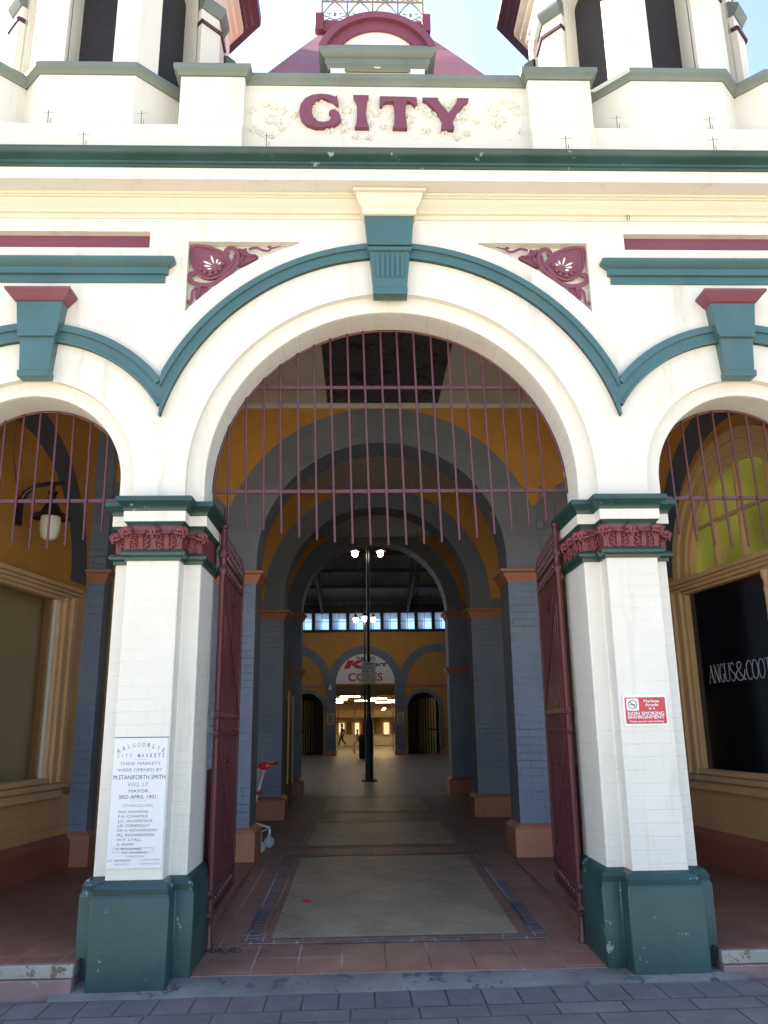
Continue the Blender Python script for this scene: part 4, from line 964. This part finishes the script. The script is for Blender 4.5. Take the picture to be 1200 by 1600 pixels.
put('D.T. EDMUNDS', -.10, .042, .015, .15, 'ink_mid'); put('ARCHITECT', -.08, .020, .012, .10, 'ink_faint'); put('J. CROTHERS', .10, .045, .013, .13, 'ink_faint'); put('CONTRACTOR', .10, .022, .012, .13, 'ink_faint')
# arched heading, partly worn away
for i, ch in enumerate('KALGOORLIE'):
    a = (i-4.5)/4.5; mb = text_mb(ch, .040, xscale=.72, bold=.0006); c, s_ = math.cos(-a*.42), math.sin(-a*.42)
    mb.xf(lambda q: Vector((q.x*c-q.z*s_+a*.145, -.0068, q.x*s_+q.z*c+.768-.038*a*a))); acc.setdefault(('ink_mid' if i in (0, 1, 6, 7, 8, 9) else 'ink_faint'), MB()).join(mb)
for i, ch in enumerate('CITY MARKETS'):
    mb = text_mb(ch, .036, xscale=.7, bold=.0006); mb.xf(lambda q: Vector((q.x-.15+.0275*i, -.0068, q.z+.697))); acc.setdefault(('ink_mid' if i > 7 else 'ink_faint'), MB()).join(mb)
for z, w_ in ((.683, .10), (.417, .12)): acc['ink_faint'].box(-w_/2, w_/2, -.0069, -.0062, z, z+.0015)
acc['ink_mid'].box(-.145, .12, -.0069, -.0062, .124, .1255); acc['ink_mid'].box(-.145, .12, -.0069, -.0062, .098, .0995); acc['ink_mid'].box(-.145, -.1435, -.0069, -.0062, .0995, .124); acc['ink_mid'].box(.1185, .12, -.0069, -.0062, .0995, .124)
for mt, mb in acc.items(): mb.build('lettering', mt, PL, smooth=0, recalc=False)
# ------------------------------------------------------------------ non smoking sign
NS = empty('no_smoking_sign', (1.737, -.165, 1.685), 'small red and white non smoking sign fixed to the right pier', 'sign')
def rrect(x0, x1, z0, z1, r, n=5):
    return [(cx+r*math.cos(a), cz+r*math.sin(a)) for cx, cz, a0 in ((x1-r, z1-r, 0), (x0+r, z1-r, PI/2), (x0+r, z0+r, PI), (x1-r, z0+r, 1.5*PI)) for a in arange(a0, a0+PI/2, n)]
MB().pxz(rrect(-.155, .155, -.102, .102, .014), -.006, .01).build('plate', 'sign_white', NS, smooth=0)
MB().pxz(rrect(-.143, .143, -.090, .090, .010), -.0075, 0).build('red_field', 'sign_red', NS, smooth=0)
MB().pxz(rrect(-.132, -.046, .0, .082, .008), -.009, 0).build('symbol_field', 'sign_white', NS, smooth=0)
m_ = MB(); m_.arc(-.089, .041, .026, .031, -.0102, -.008, 0, 360, 32); m_.hexa([(-.112, -.0102, .061), (-.108, -.0102, .065), (-.108, -.008, .065), (-.112, -.008, .061)], [(-.070, -.0102, .017), (-.066, -.0102, .021), (-.066, -.008, .021), (-.070, -.008, .017)]); m_.box(-.107, -.071, -.0101, -.008, .037, .043); m_.build('symbol', 'ink', NS, smooth=0)
acc = {}
_p = put
for tx, x, z, sz, wd in (('Markets', .045, .055, .021, .11), ('Arcade', .045, .030, .021, .095), ('is a', .045, .007, .019, .045), ('NON SMOKING', .0, -.030, .024, .255), ('ENVIRONMENT', 0, -.055, .024, .255), ('Thank you for not smoking', 0, -.079, .013, .24)):
    mb = text_mb(tx, sz*1.3, bold=sz*.018); xs_ = [q[0] for q in mb.v]; k = wd/(max(xs_)-min(xs_)); x0 = (max(xs_)+min(xs_))/2
    mb.xf(lambda q: Vector(((q.x-x0)*k+x, -.0088, q.z+z))); acc.setdefault('a', MB()).join(mb)
acc['a'].build('lettering', 'sign_white', NS, smooth=0, recalc=False)

# ------------------------------------------------------------------ timber door with brass pulls in the arcade
DR = empty('open_door', (-1.60, 8.62, FLOOR), 'brown timber door leaf with tall brass pulls, folded open on the left of the arcade', 'door')
MB().box(-.03, .03, 0, 1.5, .02, 2.62).build('leaf', 'timber_dark', DR, bevel=.005)
for y, z0, z1 in ((.18, .50, 2.05), (1.15, .45, 2.0)):
    m_ = MB(); m_.tube([(.075, y, z0), (.075, y, z1)], .017, 8)
    for z in (z0+.1, z1-.1): m_.tube([(.02, y, z), (.075, y, z)], .012, 8)
    m_.build('pull_handle', 'brass', DR)
# ------------------------------------------------------------------ shopping trolley, half hidden behind the first inner pier
TR = empty('shopping_trolley', (-1.62, 4.62, FLOOR), 'chrome wire shopping trolley with red handle behind the left inner pier', 'trolley')
m_ = MB()
for y in (-.22, .22):
    m_.tube([(.26, y, 1.0), (.12, y, .93), (.06, y, .70), (-.02, y, .42), (-.03, y, .30), (.16, y, .245), (.20, y, .235), (.205, y, .20), (.20, y, .12)], .015, 8)
    m_.tube([(-.03, y, .30), (-.70, y, .25), (-.72, y, .13)], .014, 8)
m_.tube([(.20, -.22, .23), (.20, .22, .23)], .01, 8); m_.build('chassis', 'chrome', TR)
m_ = MB(); m_.tube([(.27, -.25, 1.005), (.27, .25, 1.005)], .022, 10); m_.ball((.24, -.25, .985), (.075, .03, .045), 14, 10); m_.ball((.255, .25, 1.0), (.035, .02, .03), 12, 8); m_.build('handle', 'plastic_red', TR)
m_ = MB()
for z in (.45, .55, .65, .75, .86, .90):
    k = (z-.42)/.5; xx = .06+.08*k
    for y in (-.21, .21): m_.tube([(xx-.03, y, z), (-.62-.15*k, y*.8, z)], .004, 5)
    m_.tube([(xx-.03, -.21, z), (xx-.03, .21, z)], .004, 5)
for i in range(9):
    y = -.20+.05*i; m_.tube([(.10, y, .92), (-.02, y, .45), (-.62, y*.8, .43), (-.77, y*.8, .90)], .0035, 5)
for i in range(8):
    x = .03-.085*i
    for y in (-.21, .21): m_.tube([(x-.03, y*.9, .43), (x*1.1, y, .92)], .0035, 5)
for y in (-.215, .215): m_.tube([(.12, y, .92), (-.79, y*.85, .92)], .008, 6)
m_.build('basket', 'chrome', TR)
m_ = MB(); m_.box(-.02, .10, -.19, .19, .64, .67); m_.build('child_seat_flap', 'plastic_red', TR)
for x in (.20, -.72):
    for y in (-.22, .22):
        w_ = MB(); w_.lathe([(.02, -.014), (.062, -.014), (.066, -.008), (.066, .008), (.062, .014), (.02, .014)], (x-.0, y, .068), 20, 'y'); wo = w_.build('wheel', 'wheel_grey', TR)
        k_ = MB(); k_.box(x-.015, x+.015, y-.024, y-.018, .06, .15); k_.box(x-.015, x+.015, y+.018, y+.024, .06, .15); k_.box(x-.02, x+.02, y-.024, y+.024, .145, .16); k_.tube([(x, y-.026, .068), (x, y+.026, .068)], .008, 8); k_.build('caster_fork', 'chrome', TR)
TR.rotation_euler[2] = R_(-8)
# fallen petals on the entry floor
m_ = MB(); random.seed(3)
for i in range(4):
    a = i*1.6; m_.ball((.022*math.cos(a), .015*math.sin(a), .008), (.018, .012, .008), 8, 5)
o = m_.build('fallen_petals', 'plastic_red'); o.location = (-.735, 1.86, ramp_z(1.86)+.005); tag(o, 'small red petals dropped on the tan floor tiles', 'petals')

# ------------------------------------------------------------------ market hall beyond the arcade
H = empty('market_hall', (0, 0, 0), 'dim market hall with dark trussed roof, clerestory windows and ochre arcaded end wall', 'building')
YF = 38.0
m_ = MB(); m_.box(-16, -4.3, 12.7, 13.1, 0, 12); m_.box(4.3, 16, 12.7, 13.1, 0, 12); m_.box(-4.4, 4.4, 12.7, 13.1, 6.55, 12); m_.box(-16.2, -16, 12.7, 76, 0, 8); m_.box(16, 16.2, 12.7, 76, 0, 8); m_.build('side_wall', 'slate_dark', H)
RZ = 11.6; YR = 25.5
m_ = MB(); 
m_.hexa([(-16.3, YF+.4, 7.85), (16.3, YF+.4, 7.85), (16.3, YR, RZ), (-16.3, YR, RZ)], [(-16.3, YF+.4, 7.93), (16.3, YF+.4, 7.93), (16.3, YR, RZ+.08), (-16.3, YR, RZ+.08)])
m_.hexa([(-16.3, 12.4, 7.7), (16.3, 12.4, 7.7), (16.3, YR, RZ), (-16.3, YR, RZ)], [(-16.3, 12.4, 7.78), (16.3, 12.4, 7.78), (16.3, YR, RZ+.08), (-16.3, YR, RZ+.08)])
m_.build('roof', 'corrugated', H, smooth=0)
def zroof(y): return (7.85+(YF+.4-y)/(YF+.4-YR)*(RZ-7.85)) if y > YR else (7.7+(y-12.4)/(YR-12.4)*(RZ-7.7))
for i, y in enumerate(arange(14.5, 37.2, 13)):
    MB().box(-16, 16, y-.06, y+.06, zroof(y)-.22, zroof(y)-.04).build('purlin', 'steel_dark', H, smooth=0)
for x in (-10.4, -7.8, -5.2, -2.3, 2.3, 5.2, 7.8, 10.4):
    m_ = MB()
    for a, c in ((12.8, YR), (YR, YF)): m_.hexa([(x-.07, a, zroof(a)-.45), (x+.07, a, zroof(a)-.45), (x+.07, c, zroof(c)-.45), (x-.07, c, zroof(c)-.45)], [(x-.07, a, zroof(a)-.23), (x+.07, a, zroof(a)-.23), (x+.07, c, zroof(c)-.23), (x-.07, c, zroof(c)-.23)])
    m_.tube([(x, 20, zroof(20)-.4), (x, 31, zroof(31)-.4)], .06, 6)
    for y in (20, 31): m_.tube([(x, y, zroof(y)-.4), (x, YR, RZ-.4)], .05, 6); m_.tube([(x, y, zroof(y)-.4), (x-1.3, y, zroof(y)-.2)], .05, 6); m_.tube([(x, y, 8.6), (x+1.3, y, zroof(y)-.2)], .05, 6)
    m_.tube([(x, 31, zroof(31)-.4), (x, 31, 8.6)], .08, 6); m_.tube([(x, 31, 8.3), (x, YF, 7.6)], .07, 6)
    m_.build('truss', 'steel_dark', H)
# end wall: centre arch gap, blind side arches, clerestory
zsp = 3.82; CXF = .0
def endw(x):
    ax = abs(x-CXF)
    if ax < 1.55: return [(3.72, 6.55)]
    for c in (3.05,):
        if abs(ax-c) < .84: return [(2.48+math.sqrt(.84**2-(ax-c)**2), 6.55)]
    return [(0, 6.55)]
xs_ = sorted(set([-16, 16, -1.55, 1.55]+[s*3.05-.84*math.cos(PI*i/24) for s in (-1, 1) for i in range(25)]))
MB().slab(xs_, endw, YF, YF+.4).build('end_wall', 'ochre', H, smooth=30)
m_ = MB(); xr = 1.85
m_.arc(0, zsp, 1.55, 1.98, YF-.03, YF+.02, xmin=-xr, xmax=xr, n=60)
for s in (-1, 1):
    m_.arc(s*3.85, zsp, 1.62, 2.05, YF-.03, YF+.02, xmin=(xr+.001 if s > 0 else -5.7), xmax=(5.7 if s > 0 else -xr-.001), n=60)
    m_.arc(s*3.05, 2.48, .84, 1.04, YF-.028, YF+.02, n=36)
    m_.box(*sorted((s*1.56, s*2.12)), YF-.04, YF+.02, .1, zsp); m_.box(*sorted((s*3.9, s*4.1)), YF-.035, YF+.02, .1, 2.48); m_.box(*sorted((s*5.4, s*6.0)), YF-.04, YF+.02, .1, zsp)
m_.build('arch_rings', 'slate_arch', H, smooth=30)
m_ = MB()
for s in (-1, 1):
    m_.box(*sorted((s*1.5, s*2.2)), YF-.10, YF-.03, .1, .45); m_.box(*sorted((s*3.85, s*5.9)), YF-.10, YF-.03, .1, .40)
    m_.box(*sorted((s*2.13, s*5.39)), YF-.05, YF+.0, 3.66, 3.74)
    for z in (2.66,): m_.box(*sorted((s*1.55, s*2.14)), YF-.06, YF-.03, z, z+.08); m_.box(*sorted((s*3.85, s*4.15)), YF-.06, YF-.03, z, z+.08)
m_.build('terracotta_trim', 'terracotta', H)
m_ = MB(); m_.box(-16, 16, YF-.06, YF+.3, 6.52, 6.66); m_.box(-16, 16, YF-.06, YF+.3, 7.56, 7.95)
for i in range(-14, 15):
    x = .46+.925*i+.46; m_.box(x-.085, x+.085, YF-.05, YF+.3, 6.66, 7.56)
    for u in (.46,): m_.box(x+u-.012, x+u+.012, YF+.05, YF+.09, 6.66, 7.56)
m_.box(-16, 16, YF+.05, YF+.09, 7.09, 7.115)
m_.build('window_frame', 'window_bars', H, smooth=0)
m_ = MB(); m_.box(-16, 16, YF+.12, YF+.13, 6.6, 7.6); m_.build('clerestory_glass', 'glass_frosted', H, smooth=0)
# sign in the arch
SG = empty('arch_sign', (0, YF-.065, 3.80), 'white half-round shop sign THRU TO in the end wall arch', 'sign')
m_ = MB(); m_.arc(0, 0, .01, 1.56, 0, .05, n=48); m_.pxz([(-.012, 0), (.012, 0), (0, .02)], .001, .05); m_.build('board', 'sign_white', SG, smooth=0)
def sgt(tx, x, z, sz, wd, mt, **kw):
    mb = text_mb(tx, sz, **kw); xs_ = [q[0] for q in mb.v]; k = wd/(max(xs_)-min(xs_)); x0 = (max(xs_)+min(xs_))/2
    mb.xf(lambda q: Vector(((q.x-x0)*k+x, -.006, q.z+z))); mb.build('lettering', mt, SG, smooth=0, recalc=False)
sgt('THRU TO', .02, 1.20, .28, 1.05, 'ink', bold=.008); sgt('COLES', -.0, .15, .58, 1.82, 'logo_red', bold=.012)
m_ = MB(); kk = [(-1.15, .78), (-.85, .78), (-.74, .98), (-.45, .78), (-.02, .78), (-.45, 1.02), (-.0, 1.22), (-.42, 1.22), (-.68, 1.08), (-.60, 1.22), (-.92, 1.22)]
m_.pxz(kk, -.006, 0); m_.build('logo_letter', 'logo_red', SG, smooth=0)
sgt('mart', .55, .90, .36, 1.28, 'logo_blue', shear=.35, bold=.012)
# mall interior beyond
ML = empty('shopping_mall', (0, 0, 0), 'brightly lit shop interior seen through the end wall opening', 'shop')
m_ = MB(); m_.box(-12, 12, 62, 62.2, 0, 4); m_.box(-12.1, -12, 38.4, 62, 0, 4); m_.box(12, 12.1, 38.4, 62, 0, 4); m_.box(-12, 12, 38.5, 62, 3.45, 3.6); m_.build('shop_wall', 'mall_wall', ML)
m_ = MB(); m_.box(-1.55, 1.55, YF+.05, YF+.3, 3.18, 3.72); m_.build('transom_board', 'timber_dark', ML)
for i, (x, y, l) in enumerate(((-.9, 45, 1.2), (.9, 50, 1.2), (-1.6, 50, .9), (.1, 54, 1.5), (2.2, 54, 1.0), (-2.4, 57, 1.6), (1.6, 58, 1.4))):
    MB().box(x-l/2, x+l/2, y-.1, y+.1, 3.36, 3.42).build('ceiling_tube', 'tube_glow', ML, smooth=0)
m_ = MB(); m_.box(1.05, 1.15, 41, 45, 2.55, 2.62); m_.xf(lambda q: q); m_.build('sloping_tube', 'tube_glow', ML, smooth=0)
for i in range(16):
    x = -4.4+i*.6; m_ = MB(); m_.box(x, x+.42, 61.6, 61.9, 1.0, 1.0+.9); m_.build('display_panel', ['mall_glow', 'logo_red', 'mall_white', 'mall_wall', 'mall_glow', 'timber_dark'][(i*7) % 6], ML, smooth=0)
m_ = MB(); m_.box(-6, 6, 60.6, 61.2, .17, .95); m_.box(-6, 6, 60.5, 61.3, .95, 1.0); m_.build('counter', 'mall_white', ML)
m_ = MB(); m_.box(-6, 6, 60, 60.4, 2.3, 2.9); m_.build('fascia_board', 'mall_wall', ML)
m_ = MB()
for x in (-1.5, -.6, .42, 1.5): m_.box(x-.025, x+.025, 40, 40.05, .17, 3.45)
m_.build('glass_door_frame', 'wheel_grey', ML)
for s in (-1, 1):
    m_ = MB(); m_.box(*sorted((s*2.02, s*2.12)), 38.42, 46, .1, 3.45); m_.build('shade_partition', 'slate_arch', ML)  # dark walls added to block mall light and keep the low arches dark
    m_ = MB(); m_.box(*sorted((s*2.15, s*12)), 43.5, 43.6, .1, 3.45); m_.build('shade_partition', 'slate_arch', ML)
# folding shutters seen through the low side arches
for s in (-1, 1):
    SH = empty('folding_shutter', (s*2.4, YF+.6, FLOOR), 'cream folding shutter inside the low arch on the ' + ('left' if s < 0 else 'right') + ' of the end wall', 'shutter', 'cream folding shutters')
    m_ = MB(); n = 14
    for i in range(n):
        y = i*.28; x = s*(1.35 - .05*i) + (.05 if i % 2 else -.05)
        m_.box(x-.02, x+.02, y, y+.26, 0.0, 2.9)
    m_.build('slats', 'shutter_cream', SH, smooth=0)
    m_ = MB(); m_.box(*sorted((s*.9, s*1.5)), -.02, .02, 1.2, 1.28); m_.build('cross_rail', 'timber_dark', SH)
# posters on the end wall piers
for s, lab in ((-1, 'faded framed notice on the slate pier left of the shop opening'), (1, 'faded framed notice on the slate pier right of the shop opening')):
    o = empty('notice_board', (s*1.84, YF-.045, 1.72), lab, 'notice', 'notices on the end wall piers')
    MB().box(-.17, .17, -.03, .0, 0, .56).build('frame', 'room_beige', o); MB().box(-.14, .14, -.034, -.02, .03, .53).build('sheet', 'mall_wall', o)
    m_ = MB(); m_.ball((.0, -.036, .3), (.07, .006, .16), 10, 8); m_.box(-.1, .1, -.037, -.03, .06, .10); m_.build('print', 'terracotta', o)
o = empty('security_camera', (-1.85, YF-.05, 3.75), 'white security camera on the slate pier left of the arch sign', 'camera')
m_ = MB(); m_.lathe([(.01, 0), (.06, -.02), (.09, -.2), (.085, -.26), (.02, -.3)], (0, -.1, 0), 14); m_.build('housing', 'mall_white', o); MB().box(-.03, .03, -.1, .01, -.02, .04).build('bracket', 'mall_white', o)

# ------------------------------------------------------------------ lamp posts in the hall
def post(x, y, arms, label, h=6.9, k=1.0):
    P_ = empty('street_lamp', (x, y, FLOOR), label, 'street lamp', 'lamp posts standing in the hall')
    m_ = MB(); m_.lathe([(.22, 0), (.22, .03), (.13, .04), (.11, .1), (.11, 1.45), (.085, 1.62), (.055, 1.75), (.055, 3.0), (.045, 3.1), (.045, h), (.03, h+.12), (.004, h+.2)], (0, 0, 0), 20)
    for a in range(6): m_.tube([(.17*math.cos(a*PI/3), .17*math.sin(a*PI/3), .02), (.17*math.cos(a*PI/3), .17*math.sin(a*PI/3), .07)], .016, 6)
    m_.build('pole', 'black_iron', P_)
    for i, (ax, ay) in enumerate(arms):
        m_ = MB(); m_.tube([(0, 0, h-.35), (ax*.3, ay*.3, h-.05), (ax*.7, ay*.7, h+.05), (ax, ay, h), (ax, ay, h-.1)], .018, 7); m_.build('arm', 'black_iron', P_)
        m_ = MB(); bell_lamp(m_, (ax, ay, h-.40), .95*k); m_.build('lamp_shade', 'maroon_iron', P_)
        m_ = MB(); m_.lathe([(.10*k, -.40), (.12*k, -.40-.06*k), (.11*k, -.40-.15*k), (.08*k, -.40-.21*k), (.01, -.40-.24*k)], (ax, ay, h), 16); m_.build('glass_globe', 'lamp_glow', P_, recalc=True)
    return P_
post(-.03, 17.1, ((-.37, 0), (.37, 0)), 'nearer black lamp post, two lit globes, carrying a small white notice', 6.75, .75)
post(-.04, 34.0, ((-.44, -.1), (.0, -.5), (.42, -.1)), 'farther black lamp post with three lit bell lamps', 7.0)
o = empty('post_sign', (-.03, 16.98, 2.76), 'small white notice strapped to the front of the nearer lamp post', 'sign')
MB().pxz(rrect(-.20, .20, -.02, .58, .03), -.01, .01).build('plate', 'sign_white', o, smooth=0)
m_ = MB(); random.seed(5)
for z, wds in ((.50, (.06, .16)), (.40, (.10, .14)), (.31, (.06, .10, .07))):
    x = -sum(wds)/2-.02*(len(wds)-1)
    for w_ in wds:
        n = int(w_/.026)
        for j in range(n): m_.box(x+j*.026, x+j*.026+.015, -.012, -.009, z, z+.045)
        x += w_+.035
m_.arc(-.09, .06, .025, .033, -.012, -.009, 0, 360, 16); m_.arc(-.14, .06, .02, .027, -.012, -.009, 0, 360, 16); m_.box(-.14, -.09, -.012, -.009, .085, .095); m_.box(.08, .16, -.012, -.009, .05, .06); m_.tube([(.10, -.011, .06), (.12, -.011, .12), (.15, -.011, .10)], .006, 5); m_.box(-.01, .01, -.012, -.009, .17, .22)
m_.build('print', 'ink_faint', o, smooth=0)
o = empty('litter_bin', (-.15, 33.4, FLOOR), 'black litter bin beside the farther lamp post', 'bin')
m_ = MB(); m_.lathe([(.17, 0), (.19, .06), (.21, .85), (.22, .88), (.22, .94), (.15, 1.05), (.06, 1.10), (.01, 1.11)], (0, 0, 0), 20); m_.build('bin_body', 'black_iron', o)
m_ = MB(); m_.tube([(.215*math.cos(a), .215*math.sin(a), .8) for a in arange(0, 2*PI, 24)[:-1]], .015, 6, closed=True); m_.build('rim', 'steel_dark', o)

# ------------------------------------------------------------------ people walking in the mall
def person(loc, hgt, face, top, legs, label, bag=False):
    O = empty('person', loc, label, 'person')
    J = {'pel': (0, 0, .95), 'w': (0, 0, 1.08), 'ch': (.02, 0, 1.30), 'nk': (.03, 0, 1.46), 'hd': (.05, 0, 1.56), 'top': (.05, 0, 1.70),
         'hl': (0, .09, .90), 'kl': (.16, .09, .52), 'al': (.26, .09, .10), 'tl': (.38, .09, .03),
         'hr': (0, -.09, .90), 'kr': (-.02, -.09, .50), 'ar': (-.28, -.09, .16), 'tr': (-.20, -.09, .03),
         'sl': (.02, .19, 1.38), 'el': (-.10, .22, 1.12), 'wl': (-.02, .22, .88), 'fl': (.02, .22, .79),
         'sr': (.02, -.19, 1.38), 'er': (.06, -.23, 1.12), 'wr': (.22, -.21, .94), 'fr': (.28, -.20, .88)}
    rad = {'pel': .13, 'w': .11, 'ch': .14, 'nk': .05, 'hd': .085, 'top': .07, 'hl': .09, 'kl': .06, 'al': .038, 'tl': .03, 'hr': .09, 'kr': .06, 'ar': .038, 'tr': .03, 'sl': .055, 'el': .04, 'wl': .028, 'fl': .025, 'sr': .055, 'er': .04, 'wr': .028, 'fr': .025}
    E_ = [('pel', 'w'), ('w', 'ch'), ('ch', 'nk'), ('nk', 'hd'), ('hd', 'top'), ('pel', 'hl'), ('hl', 'kl'), ('kl', 'al'), ('al', 'tl'), ('pel', 'hr'), ('hr', 'kr'), ('kr', 'ar'), ('ar', 'tr'), ('ch', 'sl'), ('sl', 'el'), ('el', 'wl'), ('wl', 'fl'), ('ch', 'sr'), ('sr', 'er'), ('er', 'wr'), ('wr', 'fr')]
    def skinned(nm, keys, mat, grow=0, sub=2):
        ks = [k_ for k_ in J if k_ in keys]; idx = {k_: i for i, k_ in enumerate(ks)}
        me = bpy.data.meshes.new(nm); me.from_pydata([tuple(Vector(J[k_])*(hgt/1.7)) for k_ in ks], [(idx[a], idx[c]) for a, c in E_ if a in idx and c in idx], [])
        ob = bpy.data.objects.new(nm, me); sc.collection.objects.link(ob); ob.parent = O
        sk = ob.modifiers.new('skin', 'SKIN'); sb = ob.modifiers.new('sub', 'SUBSURF'); sb.levels = sb.render_levels = sub
        for i, k_ in enumerate(ks):
            r = (rad[k_]+grow)*hgt/1.7; me.skin_vertices[0].data[i].radius = (r, r)
        me.skin_vertices[0].data[0].use_root = True
        me.materials.append(MAT[mat]); return ob
    skinned('body', set(J), 'skin')
    skinned('top', {'pel', 'w', 'ch', 'sl', 'el', 'sr', 'er'}, top, .018)
    skinned('trousers', {'pel', 'hl', 'kl', 'al', 'hr', 'kr', 'ar'}, legs, .014)
    m_ = MB(); k_ = hgt/1.7; m_.ball((.03*k_, 0, 1.64*k_), (.10*k_, .095*k_, .115*k_), 14, 10); m_.ball((-.03*k_, 0, 1.54*k_), (.06*k_, .07*k_, .12*k_), 12, 8); m_.build('hair', 'hair', O)
    if bag: m_ = MB(); m_.ball((-.10*k_, -.16*k_, 1.12*k_), (.14*k_, .07*k_, .20*k_), 12, 8); m_.build('shoulder_bag', 'cloth_purple', O)
    O.rotation_euler[2] = face
    return O
person((-1.66, 57.5, FLOOR), 1.66, PI, 'cloth_dark', 'cloth_dark', 'adult in dark clothes with a purple bag walking past the shop', True)
person((-.52, 57.8, FLOOR), 1.22, 0, 'cloth_purple', 'cloth_purple', 'child in purple clothes walking beside the lamp post')
